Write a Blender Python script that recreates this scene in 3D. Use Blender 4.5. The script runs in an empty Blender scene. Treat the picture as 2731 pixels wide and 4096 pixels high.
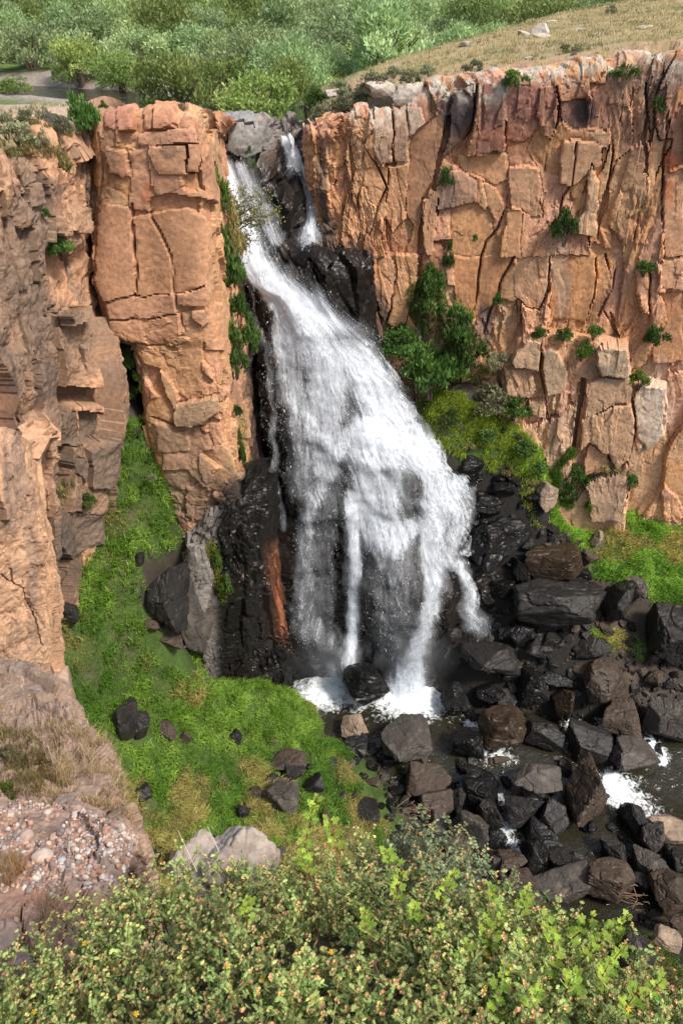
import bpy, math, random
import numpy as np
from mathutils import Vector, Matrix, Euler

# ---------------------------------------------------------------- camera, sky, sun, exposure
FPX, PITCH = 800.0, math.radians(35.0)
sc = bpy.context.scene
COL = sc.collection
cam_d = bpy.data.cameras.new('camera'); cam = bpy.data.objects.new('camera', cam_d); COL.objects.link(cam)
cam.location = (0, 0, 0); cam.rotation_euler = (math.pi / 2 - PITCH, 0, 0)
cam_d.sensor_fit = 'VERTICAL'; cam_d.sensor_height = 36.0; cam_d.lens = FPX / 1024 * 36.0
cam_d.clip_start = 0.05; cam_d.clip_end = 9000
sc.camera = cam
SUN_AZ, SUN_EL = math.radians(128), math.radians(52)      # azimuth clockwise from +y (view direction), elevation
sun_dir = Vector((math.sin(SUN_AZ) * math.cos(SUN_EL), math.cos(SUN_AZ) * math.cos(SUN_EL), math.sin(SUN_EL)))
w = bpy.data.worlds.new('World'); sc.world = w; w.use_nodes = True
_nt = w.node_tree; _sky = _nt.nodes.new('ShaderNodeTexSky'); _sky.sky_type = 'NISHITA'; _sky.sun_disc = False
_sky.sun_elevation = SUN_EL; _sky.sun_rotation = SUN_AZ; _sky.air_density = 1.3; _sky.dust_density = 3.0; _sky.ozone_density = 0.8
_bg = _nt.nodes['Background']; _nt.links.new(_sky.outputs[0], _bg.inputs[0]); _bg.inputs[1].default_value = 0.115
sun_d = bpy.data.lights.new('sun', 'SUN'); sun = bpy.data.objects.new('sun', sun_d); COL.objects.link(sun)
sun_d.energy = 3.0; sun_d.angle = math.radians(10.0); sun_d.color = (1.0, 0.94, 0.86)
sun.rotation_euler = sun_dir.to_track_quat('Z', 'Y').to_euler(); sun.location = (40, -40, 60)
sc.view_settings.view_transform = 'Standard'; sc.view_settings.look = 'None'
sc.view_settings.exposure = 0.62; sc.view_settings.gamma = 1.0; sc.view_settings.use_curve_mapping = False
sc.cycles.max_bounces = 8; sc.cycles.transparent_max_bounces = 24
sc.cycles.diffuse_bounces = 3; sc.cycles.glossy_bounces = 3; sc.cycles.use_denoising = True

# ---------------------------------------------------------------- helpers
CP, SP = math.cos(PITCH), math.sin(PITCH)
def un(px, py, Y):                       # the point at distance Y (metres ahead) seen at a place of the photograph
    a = (px - 341.0) / FPX; b = (512.0 - py) / FPX
    ry = CP + b * SP; rz = -SP + b * CP; t = Y / ry
    return np.array((a * t, Y, rz * t))
def unz(px, py, z):
    a = (px - 341.0) / FPX; b = (512.0 - py) / FPX
    ry = CP + b * SP; rz = -SP + b * CP; t = z / rz
    return np.array((a * t, ry * t, z))
def proj(P):
    P = np.asarray(P, float); f = P[..., 1] * CP - P[..., 2] * SP; f = np.where(np.abs(f) < 1e-6, 1e-6, f)
    u = P[..., 1] * SP + P[..., 2] * CP
    return 341 + FPX * P[..., 0] / f, 512 - FPX * u / f

def _h(ix, iy, iz, seed):
    h = (ix.astype(np.int64) * 374761393 + iy.astype(np.int64) * 668265263 + iz.astype(np.int64) * 2147483647 + seed * 1274126177) & 0xffffffff
    h = ((h ^ (h >> 13)) * 1274126177) & 0xffffffff
    h = ((h ^ (h >> 16)) * 2246822519) & 0xffffffff
    return ((h ^ (h >> 15)) & 0xffffff) / float(0xffffff)
def h1(i, seed=0):
    i = np.asarray(i); return _h(i, i * 0 + 7, i * 0 + 3, seed)
def noise(p, seed=0):
    p = np.asarray(p, float); i = np.floor(p).astype(np.int64); f = p - i; f = f * f * f * (f * (f * 6 - 15) + 10)
    x, y, z = i[..., 0], i[..., 1], i[..., 2]; fx, fy, fz = f[..., 0], f[..., 1], f[..., 2]
    r = 0
    for dx in (0, 1):
        for dy in (0, 1):
            for dz in (0, 1):
                wgt = (fx if dx else 1 - fx) * (fy if dy else 1 - fy) * (fz if dz else 1 - fz)
                r = r + wgt * _h(x + dx, y + dy, z + dz, seed)
    return r * 2 - 1
def fbm(p, oct=4, seed=0, gain=0.5):
    p = np.asarray(p, float); r = 0; a = 1.0; s = 0
    for k in range(oct):
        r = r + a * noise(p * (2.0 ** k) + 17.3 * k, seed + k); s += a; a *= gain
    return r / s
def sstep(a, b, x):
    t = np.clip((x - a) / (b - a), 0, 1); return t * t * (3 - 2 * t)
def jvor(x, y, cx, cy, seed, jit=0.8, p=3.0):
    """cells of an uneven lattice; returns id, distance to the border (metres, roughly)"""
    gx = x / cx; ix = np.floor(gx).astype(np.int64)
    F1 = np.full(x.shape, 1e9); F2 = F1.copy(); ID = np.zeros(x.shape, np.int64); LX = np.zeros(x.shape); LY = np.zeros(x.shape)
    for dx in (-1, 0, 1):
        jx = ix + dx
        off = _h(jx, jx * 0 + 5, jx * 0, seed)            # each column has its own vertical shift
        gy = y / cy + off; iy = np.floor(gy).astype(np.int64)
        for dy in (-1, 0, 1):
            jy = iy + dy
            sx = (jx + .5 + jit * (_h(jx, jy, jx * 0 + 1, seed) - .5)); sy = (jy + .5 + jit * (_h(jx, jy, jx * 0 + 2, seed) - .5))
            d = (np.abs((gx - sx)) ** p + np.abs((gy - sy)) ** p) ** (1 / p)
            idd = ((jx & 0xfff) << 12) | (jy & 0xfff)
            near = d < F1
            F2 = np.where(near, F1, np.minimum(F2, d)); ID = np.where(near, idd, ID); F1 = np.where(near, d, F1)
            LX = np.where(near, (gx - sx) * cx, LX); LY = np.where(near, (gy - sy) * cy, LY)
    return ID, (F2 - F1) * 0.5 * min(cx, cy), LX, LY
def in_poly(px, py, poly):
    r = np.zeros(px.shape, bool); n = len(poly)
    for i in range(n):
        x0, y0 = poly[i]; x1, y1 = poly[(i + 1) % n]
        if y0 == y1: continue
        c = ((y0 > py) != (y1 > py)) & (px < (x1 - x0) * (py - y0) / (y1 - y0) + x0)
        r ^= c
    return r
def poly_dist(px, py, poly, closed=True):
    d = np.full(px.shape, 1e9); n = len(poly)
    for i in range(n if closed else n - 1):
        x0, y0 = poly[i]; x1, y1 = poly[(i + 1) % n]
        L = (x1 - x0) ** 2 + (y1 - y0) ** 2 + 1e-9
        t = np.clip(((px - x0) * (x1 - x0) + (py - y0) * (y1 - y0)) / L, 0, 1)
        d = np.minimum(d, np.hypot(px - x0 - t * (x1 - x0), py - y0 - t * (y1 - y0)))
    return d

def mesh(name, V, Fs, mat=None, col=None, smooth=False, uv=None, midx=None, extra=None):
    """V (n,3); Fs list of arrays (m,k) of k-gons; col (n,4) per-vertex colour"""
    me = bpy.data.meshes.new(name)
    V = np.asarray(V, np.float32); me.vertices.add(len(V)); me.vertices.foreach_set('co', V.ravel())
    Fs = [np.asarray(f, np.int32) for f in Fs if len(f)]
    loops = np.concatenate([f.ravel() for f in Fs]); tot = np.concatenate([np.full(len(f), f.shape[1], np.int32) for f in Fs])
    start = np.concatenate([[0], np.cumsum(tot)[:-1]]).astype(np.int32)
    me.loops.add(len(loops)); me.loops.foreach_set('vertex_index', loops)
    me.polygons.add(len(tot)); me.polygons.foreach_set('loop_start', start); me.polygons.foreach_set('loop_total', tot)
    me.polygons.foreach_set('use_smooth', np.full(len(tot), bool(smooth)))
    if midx is not None: me.polygons.foreach_set('material_index', np.asarray(midx, np.int32))
    if col is not None:
        c = np.ones((len(V), 4), np.float32); col = np.asarray(col, np.float32); c[:, :col.shape[1]] = col
        at = me.color_attributes.new('Col', 'FLOAT_COLOR', 'POINT'); at.data.foreach_set('color', c.ravel())
    if uv is not None:
        at = me.attributes.new('flow', 'FLOAT_VECTOR', 'POINT'); u = np.zeros((len(V), 3), np.float32); u[:, :uv.shape[1]] = uv
        at.data.foreach_set('vector', u.ravel())
    for m in (mat if isinstance(mat, (list, tuple)) else [mat]):
        if m: me.materials.append(m)
    me.update(); return me
def link(name, me, parent=None, loc=None, rot=None, scale=None):
    o = bpy.data.objects.new(name, me); COL.objects.link(o)
    if parent: o.parent = parent
    if loc is not None: o.location = Vector([float(v) for v in loc])
    if rot is not None: o.rotation_euler = rot
    if scale is not None: o.scale = scale if hasattr(scale, '__len__') else (scale,) * 3
    return o
def tag(o, label=None, cat=None, group=None, kind=None):
    if label: o['label'] = label
    if cat: o['category'] = cat
    if group: o['group'] = group
    if kind: o['kind'] = kind
    return o
def thing(name, label, cat, loc=(0, 0, 0), group=None, rot=None, scale=None):
    o = link(name, None, None, loc, rot, scale); return tag(o, label, cat, group)

# ---------------------------------------------------------------- materials
MATS = {}
def nmat(name):
    m = bpy.data.materials.new(name); m.use_nodes = True; MATS[name] = m
    return m, m.node_tree, m.node_tree.nodes, m.node_tree.links, m.node_tree.nodes['Principled BSDF']
def N(ns, t, **kw):
    n = ns.new(t)
    for k, v in kw.items():
        if k.startswith('i_'): n.inputs[int(k[2:]) if k[2:].isdigit() else k[2:]].default_value = v
        else: setattr(n, k, v)
    return n
def rock_mat(name, bump=0.5, scale=6.0, rough=0.92, spots=True, bdist=0.05):
    m, nt, ns, ln, b = nmat(name)
    at = N(ns, 'ShaderNodeAttribute', attribute_name='Col'); geo = N(ns, 'ShaderNodeNewGeometry')
    n1 = N(ns, 'ShaderNodeTexNoise'); n1.inputs['Scale'].default_value = scale; n1.inputs['Detail'].default_value = 6; n1.inputs['Roughness'].default_value = .65
    ln.new(geo.outputs['Position'], n1.inputs['Vector'])
    r1 = N(ns, 'ShaderNodeMapRange'); r1.inputs[1].default_value = .3; r1.inputs[2].default_value = .7; r1.inputs[3].default_value = .68; r1.inputs[4].default_value = 1.3
    ln.new(n1.outputs['Fac'], r1.inputs[0])
    mx = N(ns, 'ShaderNodeMix', data_type='RGBA', blend_type='MULTIPLY'); mx.inputs[0].default_value = 1
    ln.new(at.outputs['Color'], mx.inputs[6]); ln.new(r1.outputs[0], mx.inputs[7])
    last = mx.outputs[2]
    if spots:                            # small pale lichen flecks and rusty freckles
        n2 = N(ns, 'ShaderNodeTexNoise'); n2.inputs['Scale'].default_value = scale * 2.3; n2.inputs['Detail'].default_value = 3
        ln.new(geo.outputs['Position'], n2.inputs['Vector'])
        r2 = N(ns, 'ShaderNodeMapRange'); r2.inputs[1].default_value = .66; r2.inputs[2].default_value = .74; r2.inputs[4].default_value = .45
        ln.new(n2.outputs['Fac'], r2.inputs[0])
        m2 = N(ns, 'ShaderNodeMix', data_type='RGBA'); ln.new(r2.outputs[0], m2.inputs[0]); ln.new(last, m2.inputs[6]); m2.inputs[7].default_value = (.36, .27, .19, 1)
        # wet rock carries no lichen
        mw = N(ns, 'ShaderNodeMath', operation='MULTIPLY'); iv = N(ns, 'ShaderNodeMath', operation='SUBTRACT'); iv.inputs[0].default_value = 1
        ln.new(at.outputs['Alpha'], iv.inputs[1]); ln.new(r2.outputs[0], mw.inputs[0]); ln.new(iv.outputs[0], mw.inputs[1]); ln.new(mw.outputs[0], m2.inputs[0])
        last = m2.outputs[2]
    ln.new(last, b.inputs['Base Color'])
    rr = N(ns, 'ShaderNodeMapRange'); rr.inputs[3].default_value = rough; rr.inputs[4].default_value = .3; ln.new(at.outputs['Alpha'], rr.inputs[0])
    ln.new(rr.outputs[0], b.inputs['Roughness'])
    b.inputs['Specular IOR Level'].default_value = .3
    bp = N(ns, 'ShaderNodeBump'); bp.inputs['Strength'].default_value = bump; bp.inputs['Distance'].default_value = bdist
    ln.new(n1.outputs['Fac'], bp.inputs['Height']); ln.new(bp.outputs[0], b.inputs['Normal'])
    return m
def leaf_mat(name, rough=.6, trans=.35, attr=True, col=(.1, .2, .05, 1), var=.35, objvar=True):
    """foliage: colour from the vertex colour, varied from plant to plant, light passing through"""
    m, nt, ns, ln, b = nmat(name)
    out = ns['Material Output']
    if attr: c = N(ns, 'ShaderNodeAttribute', attribute_name='Col').outputs['Color']
    else:
        r = N(ns, 'ShaderNodeRGB'); r.outputs[0].default_value = col; c = r.outputs[0]
    oi = N(ns, 'ShaderNodeObjectInfo'); hs = N(ns, 'ShaderNodeHueSaturation')
    ln.new(c, hs.inputs['Color'])
    if objvar:
        mh = N(ns, 'ShaderNodeMapRange'); mh.inputs[3].default_value = .485; mh.inputs[4].default_value = .515; ln.new(oi.outputs['Random'], mh.inputs[0]); ln.new(mh.outputs[0], hs.inputs['Hue'])
        mm = N(ns, 'ShaderNodeMath', operation='MULTIPLY'); mm.inputs[1].default_value = 7.31; fr = N(ns, 'ShaderNodeMath', operation='FRACT')
        ln.new(oi.outputs['Random'], mm.inputs[0]); ln.new(mm.outputs[0], fr.inputs[0])
        mv = N(ns, 'ShaderNodeMapRange'); mv.inputs[3].default_value = 1 - var; mv.inputs[4].default_value = 1 + var; ln.new(fr.outputs[0], mv.inputs[0]); ln.new(mv.outputs[0], hs.inputs['Value'])
        mt = N(ns, 'ShaderNodeMix', data_type='RGBA', blend_type='MULTIPLY'); mt.inputs[0].default_value = 1
        ln.new(hs.outputs[0], mt.inputs[6]); ln.new(oi.outputs['Color'], mt.inputs[7]); c = mt.outputs[2]
    else: c = hs.outputs[0]
    ln.new(c, b.inputs['Base Color']); b.inputs['Roughness'].default_value = rough; b.inputs['Specular IOR Level'].default_value = .3
    tr = N(ns, 'ShaderNodeBsdfTranslucent'); ln.new(c, tr.inputs[0])
    ms = N(ns, 'ShaderNodeMixShader'); ms.inputs[0].default_value = trans
    ln.new(b.outputs[0], ms.inputs[1]); ln.new(tr.outputs[0], ms.inputs[2]); ln.new(ms.outputs[0], out.inputs['Surface'])
    return m
M_rock = rock_mat('sandstone', .55, 5.0)
M_wet = rock_mat('wet_rock', .6, 4.0, .6, spots=False)
M_bould = rock_mat('boulder_rock', .6, 5.0, .75, spots=False)
M_near = rock_mat('near_rock', .8, 14.0, .92, True, .02)
M_ground = rock_mat('earth', .6, 5.0, .95, spots=False)
M_leaf = leaf_mat('foliage')
M_grass = leaf_mat('grass_blades', .5, .3, objvar=False)
M_twig = leaf_mat('bark', .9, 0.0, objvar=False)

# ---------------------------------------------------------------- cliff engine: a sheet broken into blocks of rock
def grid_patch(ctrl, res):
    C = np.array([[c if isinstance(c, np.ndarray) else un(*c) for c in row] for row in ctrl], float)
    du = np.linalg.norm(np.diff(C, axis=1), axis=2).mean(0); dv = np.linalg.norm(np.diff(C, axis=0), axis=2).mean(1)
    cu = np.concatenate([[0], np.cumsum(du)]); cv = np.concatenate([[0], np.cumsum(dv)])
    nu = int(cu[-1] / res) + 1; nv = int(cv[-1] / res) + 1
    U = np.linspace(0, cu[-1], nu); Vv = np.linspace(0, cv[-1], nv)
    def ax(u, cu):                       # smoothed bilinear weights
        k = np.clip(np.searchsorted(cu, u, 'right') - 1, 0, len(cu) - 2); return k, (u - cu[k]) / (cu[k + 1] - cu[k])
    ku, fu = ax(U, cu); kv, fv = ax(Vv, cv)
    def crv(P0, P1, P2, P3, f):          # Catmull-Rom with clamped tangents
        m1 = (P2 - P0) * .5; m2 = (P3 - P1) * .5; d = P2 - P1; L = np.linalg.norm(d, axis=-1, keepdims=True) + 1e-9
        for m in (m1, m2):
            s = np.minimum(1, .9 * L / (np.linalg.norm(m, axis=-1, keepdims=True) + 1e-9)); m *= s
        f2, f3 = f * f, f ** 3
        return (2 * f3 - 3 * f2 + 1) * P1 + (f3 - 2 * f2 + f) * m1 + (-2 * f3 + 3 * f2) * P2 + (f3 - f2) * m2
    n = C.shape[1] - 1
    R = crv(C[:, np.maximum(ku - 1, 0)], C[:, ku], C[:, ku + 1], C[:, np.minimum(ku + 2, n)], fu[None, :, None])
    n = C.shape[0] - 1
    P = crv(R[np.maximum(kv - 1, 0)], R[kv], R[kv + 1], R[np.minimum(kv + 2, n)], fv[:, None, None])
    a = np.gradient(P, axis=1); b = np.gradient(P, axis=0); Nn = np.cross(a, b)
    for _ in range(6):
        Nn[1:-1] = (Nn[:-2] + Nn[2:] + 2 * Nn[1:-1]) / 4; Nn[:, 1:-1] = (Nn[:, :-2] + Nn[:, 2:] + 2 * Nn[:, 1:-1]) / 4
    Nn /= np.linalg.norm(Nn, axis=2, keepdims=True) + 1e-9
    if (Nn * P).sum() > 0: Nn = -Nn
    S, T = np.meshgrid(U, Vv); return P, Nn, S, T
def blur2(a, n):
    for _ in range(n):
        a = a.copy(); a[1:-1] = (a[:-2] + a[2:] + 2 * a[1:-1]) / 4; a[:, 1:-1] = (a[:, :-2] + a[:, 2:] + 2 * a[:, 1:-1]) / 4
    return a
def emit_cells(parent, P, Nn, D, ID, colr, mat, part='rock_block', skirt=.7, minf=40, maxparts=295, backing=-.5, gap=None):
    X = P + Nn * D[..., None]; nv, nu = ID.shape
    idx = np.arange(nv * nu).reshape(nv, nu)
    q = np.stack([idx[:-1, :-1], idx[:-1, 1:], idx[1:, 1:], idx[1:, :-1]], -1).reshape(-1, 4)
    f = ID.ravel(); same = (f[q[:, 0]] == f[q[:, 1]]) & (f[q[:, 0]] == f[q[:, 2]]) & (f[q[:, 0]] == f[q[:, 3]]) & (f[q[:, 0]] >= 0)
    mid = f[q[:, 0]]
    if gap is not None:                  # most joints are closed; some stand open as dark cracks
        shut = ~same & ~gap.ravel()[q[:, 0]] & (f[q].min(1) >= 0); same = same | shut
    q = q[same]; fid = f[q[:, 0]]
    # face orientation
    Xf, Nf, Cf = X.reshape(-1, 3), Nn.reshape(-1, 3), colr.reshape(-1, 4)
    g = np.cross(Xf[q[:, 1]] - Xf[q[:, 0]], Xf[q[:, 3]] - Xf[q[:, 0]])
    if (g * Nf[q[:, 0]]).sum() < 0: q = q[:, ::-1]
    o = np.argsort(fid, kind='stable'); q = q[o]; fid = fid[o]
    u, st, ct = np.unique(fid, return_index=True, return_counts=True)
    order = np.argsort(-ct); k = 0; rest = []
    def build(qq, nm, kind=None):
        e = np.concatenate([qq[:, [0, 1]], qq[:, [1, 2]], qq[:, [2, 3]], qq[:, [3, 0]]])
        key = np.sort(e, 1); kk = key[:, 0].astype(np.int64) * (nv * nu) + key[:, 1]
        _, inv, c = np.unique(kk, return_inverse=True, return_counts=True); be = e[c[inv] == 1]
        vs, inv = np.unique(qq, return_inverse=True); qn = inv.reshape(-1, 4)
        bv = np.unique(be); pos = np.searchsorted(vs, be); bp = len(vs) + np.searchsorted(bv, be)
        V = np.concatenate([Xf[vs], Xf[bv] - Nf[bv] * skirt]); Cc = np.concatenate([Cf[vs], Cf[bv]])
        sk = np.stack([pos[:, 1], pos[:, 0], bp[:, 0], bp[:, 1]], 1)
        oo = link(nm, mesh(nm, V, [qn, sk], mat, Cc), parent)
        if kind: oo['kind'] = kind
    def pieces(qq):                      # connected pieces of one cell
        vs, inv = np.unique(qq, return_inverse=True); f4 = inv.reshape(-1, 4); lab = np.arange(len(vs))
        for _ in range(200):
            m = lab[f4].min(1); new = lab.copy(); np.minimum.at(new, f4.ravel(), np.repeat(m, 4)); new = new[new]
            if (new == lab).all(): break
            lab = new
        fl = lab[f4[:, 0]]; return [qq[fl == u_] for u_ in np.unique(fl)]
    for j in order:
        for qq in pieces(q[st[j]:st[j] + ct[j]]):
            if k < maxparts and len(qq) >= minf: build(qq, part); k += 1
            else: rest.append(qq)
    if rest: build(np.concatenate(rest), 'rock_fragments', 'stuff')
    if backing is not None:
        s = 4; B = (P + Nn * (blur2(D, 2) * .6 + backing)[..., None])[::s, ::s]; nb, mb = B.shape[:2]; ii = np.arange(nb * mb).reshape(nb, mb)
        qb = np.stack([ii[:-1, :-1], ii[:-1, 1:], ii[1:, 1:], ii[1:, :-1]], -1).reshape(-1, 4)
        link('rock_core', mesh('rock_core', B.reshape(-1, 3), [qb], mat, colr[::s, ::s].reshape(-1, 4)), parent)
    return X
def cliff(name, label, ctrl, res, cell, sub, seed, palette, stains=(), polys=(), amp=.35, mat=None, holes=(), streak=.35, rough=1.0, lichen=None, part='rock_block', tilt=.12, skirt=.7, group=None, colhook=None, minf=40, cracks=(), gapt=.18, polyd=1.0, fine=None, ckd=.8):
    P, Nn, S, T = grid_patch(ctrl, res); px, py = proj(P)
    wx = fbm(P * .35, 2, seed) * 1.0 + fbm(P * 1.6, 2, seed + 3) * .10; wy = fbm(P * .3 + 40, 2, seed + 7) * 1.3 + fbm(P * 1.6 + 9, 2, seed + 9) * .14
    s, t = S + wx * .6 + .12 * (T - T.mean()) * fbm(P * (.12, .12, .05), 1, seed + 4), T + wy * .7
    ID, E, _, _ = jvor(s, t, cell[0], cell[1], seed, .95, 5.0)
    IDb, Eb, _, _ = jvor(s, t + 3, cell[0] * 2.1, cell[1] * 1.9, seed + 400, .95, 5.0)
    big = h1(IDb, seed + 401) < .45; ID = np.where(big, IDb + 40000000, ID + (IDb % 97) * 100000000); E = np.where(big, Eb, np.minimum(E, Eb))
    wpx = px + fbm(P * .9, 3, seed + 21) * 4.0; wpy = py + fbm(P * .9 + 31, 3, seed + 23) * 4.0
    dep = (h1(ID, seed) - .5) * 1.3 * amp + (h1(IDb, seed + 402) - .5) * 1.6 * amp; rgh = np.ones(ID.shape); tint = np.full(ID.shape + (3,), np.nan)
    tx = (h1(ID, seed + 1) - .5) * tilt; ty = (h1(ID, seed + 2) - .5) * tilt
    mpp = np.linalg.norm(P, axis=2) / FPX
    for k, pl in enumerate(polys):       # blocks whose outline the photograph shows
        m = in_poly(wpx, wpy, pl[0]); ID = np.where(m, 20000000 + k, ID)
        E = np.where(m, poly_dist(wpx, wpy, pl[0]) * mpp, np.minimum(E, poly_dist(wpx, wpy, pl[0]) * mpp))
        dep = np.where(m, pl[1] - .85 if pl[1] > .75 else pl[1] * polyd, dep)
        if len(pl) > 2 and pl[2] is not None: tint[m] = pl[2]
        rgh = np.where(m, pl[3] if len(pl) > 3 else .6, rgh)
        tx = np.where(m, (h1(np.array(k), seed + 5) - .5) * .06, tx); ty = np.where(m, (h1(np.array(k), seed + 6) - .5) * .05, ty)
    # centre of each cell for its tilt
    uq, inv = np.unique(ID, return_inverse=True); inv = inv.reshape(ID.shape); cnt = np.bincount(inv.ravel())
    sc_ = (np.bincount(inv.ravel(), S.ravel()) / cnt)[inv]; tc_ = (np.bincount(inv.ravel(), T.ravel()) / cnt)[inv]
    D = dep + tx * np.clip(S - sc_, -2.5, 2.5) + ty * np.clip(T - tc_, -4, 4)
    act = sstep(-.25, .35, fbm(P * .33 + 11, 2, seed + 61)) * rgh
    i2, e2, lx, ly = jvor(s + wy * .2, t + wx * .3 + s * .25, sub[0], sub[1], seed + 50, .95, 2.6)
    f2 = (h1(i2, seed + 52) - .5) * lx * .55 + (h1(i2, seed + 53) - .5) * ly * .35
    D = D + ((h1(i2 ^ (ID & 0xffff), seed + 51) - .5) * .20 + f2) * rough * (act + .15 * rgh)
    hair = sstep(.05, .3, fbm(P * .6 + 3, 2, seed + 62)) * np.minimum(1, act + .3)
    D = D - .05 * np.exp(-(e2 / .03) ** 2) * hair * rough
    i3, e3, lx, ly = jvor(s + wy * .3 + fbm(P * 3, 2, seed + 70) * .06, t + wx * .4 - s * .3, sub[0] * .42, sub[1] * .36, seed + 80, .95, 2.4)
    D = D + ((h1(i3, seed + 81) - .5) * .07 + (h1(i3, seed + 82) - .5) * lx * .5 + (h1(i3, seed + 83) - .5) * ly * .5) * rough * act
    # bedding and scallops
    D = D + (fine or rough) * (.13 * fbm(P * (.8, .8, 1.1), 4, seed + 31) * (.35 + .65 * rgh) + .04 * fbm(P * 4.5, 3, seed + 33) * (rgh * .7 + .3))
    chip = sstep(-.1, .5, fbm(P * 1.3, 3, seed + 35))
    D = D - (.01 + .08 * chip) * np.exp(-(E / (.03 + .07 * chip)) ** 2) * rough
    gap = (fbm(P * .45 + 70, 2, seed + 37) > gapt) & (h1(IDb, seed + 403) < .75)
    for k, ck in enumerate(cracks):      # long open joints
        dd = poly_dist(px + (wpx - px) * .4, py + (wpy - py) * .4, ck, False) * mpp; kd = sstep(-.25, .3, fbm(P * .45 + 5, 2, seed + 200 + k)); D = D - (.10 + ckd * kd) * np.exp(-(dd / (.020 + .026 * kd)) ** 2)
    # colour of the rock itself
    pal = np.array(palette); pi = (h1(ID, seed + 11) * len(pal)).astype(int).clip(0, len(pal) - 1)
    c = pal[pi].copy(); c2 = pal[(pi + 1) % len(pal)]
    mixv = sstep(-.3, .4, fbm(P * .4, 3, seed + 41))[..., None] * .6; c = c * (1 - mixv) + c2 * mixv
    hn = ~np.isnan(tint[..., 0]); c[hn] = tint[hn] * (1 - .25) + c[hn] * .25
    c = c * (1 + .18 * fbm(P * 1.3, 4, seed + 43)[..., None]) * (1 + .16 * ((h1(i2, seed + 44) - .5) * 2 * act)[..., None])
    # vertical water stains
    sk = sstep(.10, .5, fbm(np.stack([S * 1.7, T * .16, S * 0 + 3], -1), 4, seed + 45)) * sstep(-.2, .3, fbm(P * .22 + 5, 2, seed + 46)) * streak
    c = c * (1 - sk[..., None]) + np.array((.075, .055, .05)) * sk[..., None]
    wet = np.zeros(ID.shape)
    for (cx, cy, rx, ry, rgb, a, wt) in stains:
        r = np.sqrt(((px + wx * 10 - cx) / rx) ** 2 + ((py + wy * 10 - cy) / ry) ** 2) + .25 * fbm(P * 1.2, 3, int(cx))
        mk = sstep(1.15, .65, r) * a; c = c * (1 - mk[..., None]) + np.array(rgb) * mk[..., None]; wet = np.maximum(wet, mk * wt)
    if lichen:
        up = sstep(.35, .8, np.gradient(P + Nn * D[..., None], axis=1)[..., 0] * 0 + Nn[..., 2]) * .8
        top = np.maximum(up, sstep(lichen[1], 0, T - lichen[0] - fbm(P * .5, 2, seed + 91) * lichen[1] * .7))
        lm = top * sstep(-.12, .25, fbm(P * 2.4, 4, seed + 92)) * .85
        c = c * (1 - lm[..., None]) + np.array(lichen[2]) * lm[..., None]
    if colhook: c, wet, D = colhook(P, px, py, S, T, c, wet, D)
    lum = (c * (.3, .6, .1)).sum(-1, keepdims=True); c = (c + (lum - c) * .02) * 1.03
    for hpoly in holes: ID = np.where(in_poly(wpx, wpy, hpoly), -1, ID)
    colr = np.concatenate([c.clip(.004, .85), wet[..., None].clip(0, 1)], -1)
    root = thing(name, label, 'cliff', (0, 0, 0), group)
    X = emit_cells(root, P, Nn, D, ID, colr, mat or M_rock, part, skirt, minf, gap=gap)
    return root, X, Nn, P
# ---------------------------------------------------------------- the cliffs
K = .21756
def R1(*p): return [(x * K, y * K) for x, y in p]
def R2(*p): return [(341.1 + x * K, y * K) for x, y in p]
def R3(*p): return [(x * K, 255.7 + y * K) for x, y in p]
def R4(*p): return [(341.1 + x * K, 255.7 + y * K) for x, y in p]
def R5(*p): return [(x * K, 511.4 + y * K) for x, y in p]
ORANGE, TAN, BROWN, PINK, GREY, DARK, PALE = (.49, .255, .115), (.45, .275, .15), (.22, .11, .07), (.48, .255, .155), (.25, .175, .12), (.07, .055, .048), (.5, .37, .25)
BLACK = (.018, .016, .016)

# right-hand cliff: rim and foot of each column; the face between them, a strip of plateau behind the rim
RIM = [((303, 122, 52), (308, 262, 50)), ((308, 124, 48), (318, 270, 47.8)), ((340, 110, 47.3), (342, 308, 47)), ((372, 112, 47), (368, 370, 46.6)), ((402, 108, 47), (394, 412, 46.3)),
       ((437, 85, 46.8), (419, 444, 46)), ((480, 78, 46.5), (453, 455, 45.6)), ((540, 73, 46), (501, 470, 45)), ((600, 67, 45.5), (547, 500, 44.3)),
       ((655, 56, 45), (591, 522, 43.8)), ((722, 44, 44.5), (646, 522, 43)), ((800, 32, 44), (711, 528, 42.4)), ((880, 20, 43), (790, 530, 41.5))]
def rows_of(rim, n=5, back=3.5, rise=-.45, below=3.0):
    rows = [[] for _ in range(n + 3)]
    for r, b in rim:
        R, B = un(r[0], r[1] + 4, r[2]), un(*b)
        rows[0].append(R + np.array((0, back, rise)))
        for k in range(n + 1): rows[1 + k].append(R + (B - R) * k / n)
        rows[n + 2].append(B + np.array((0, -.2, -below)))
    return rows
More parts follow.
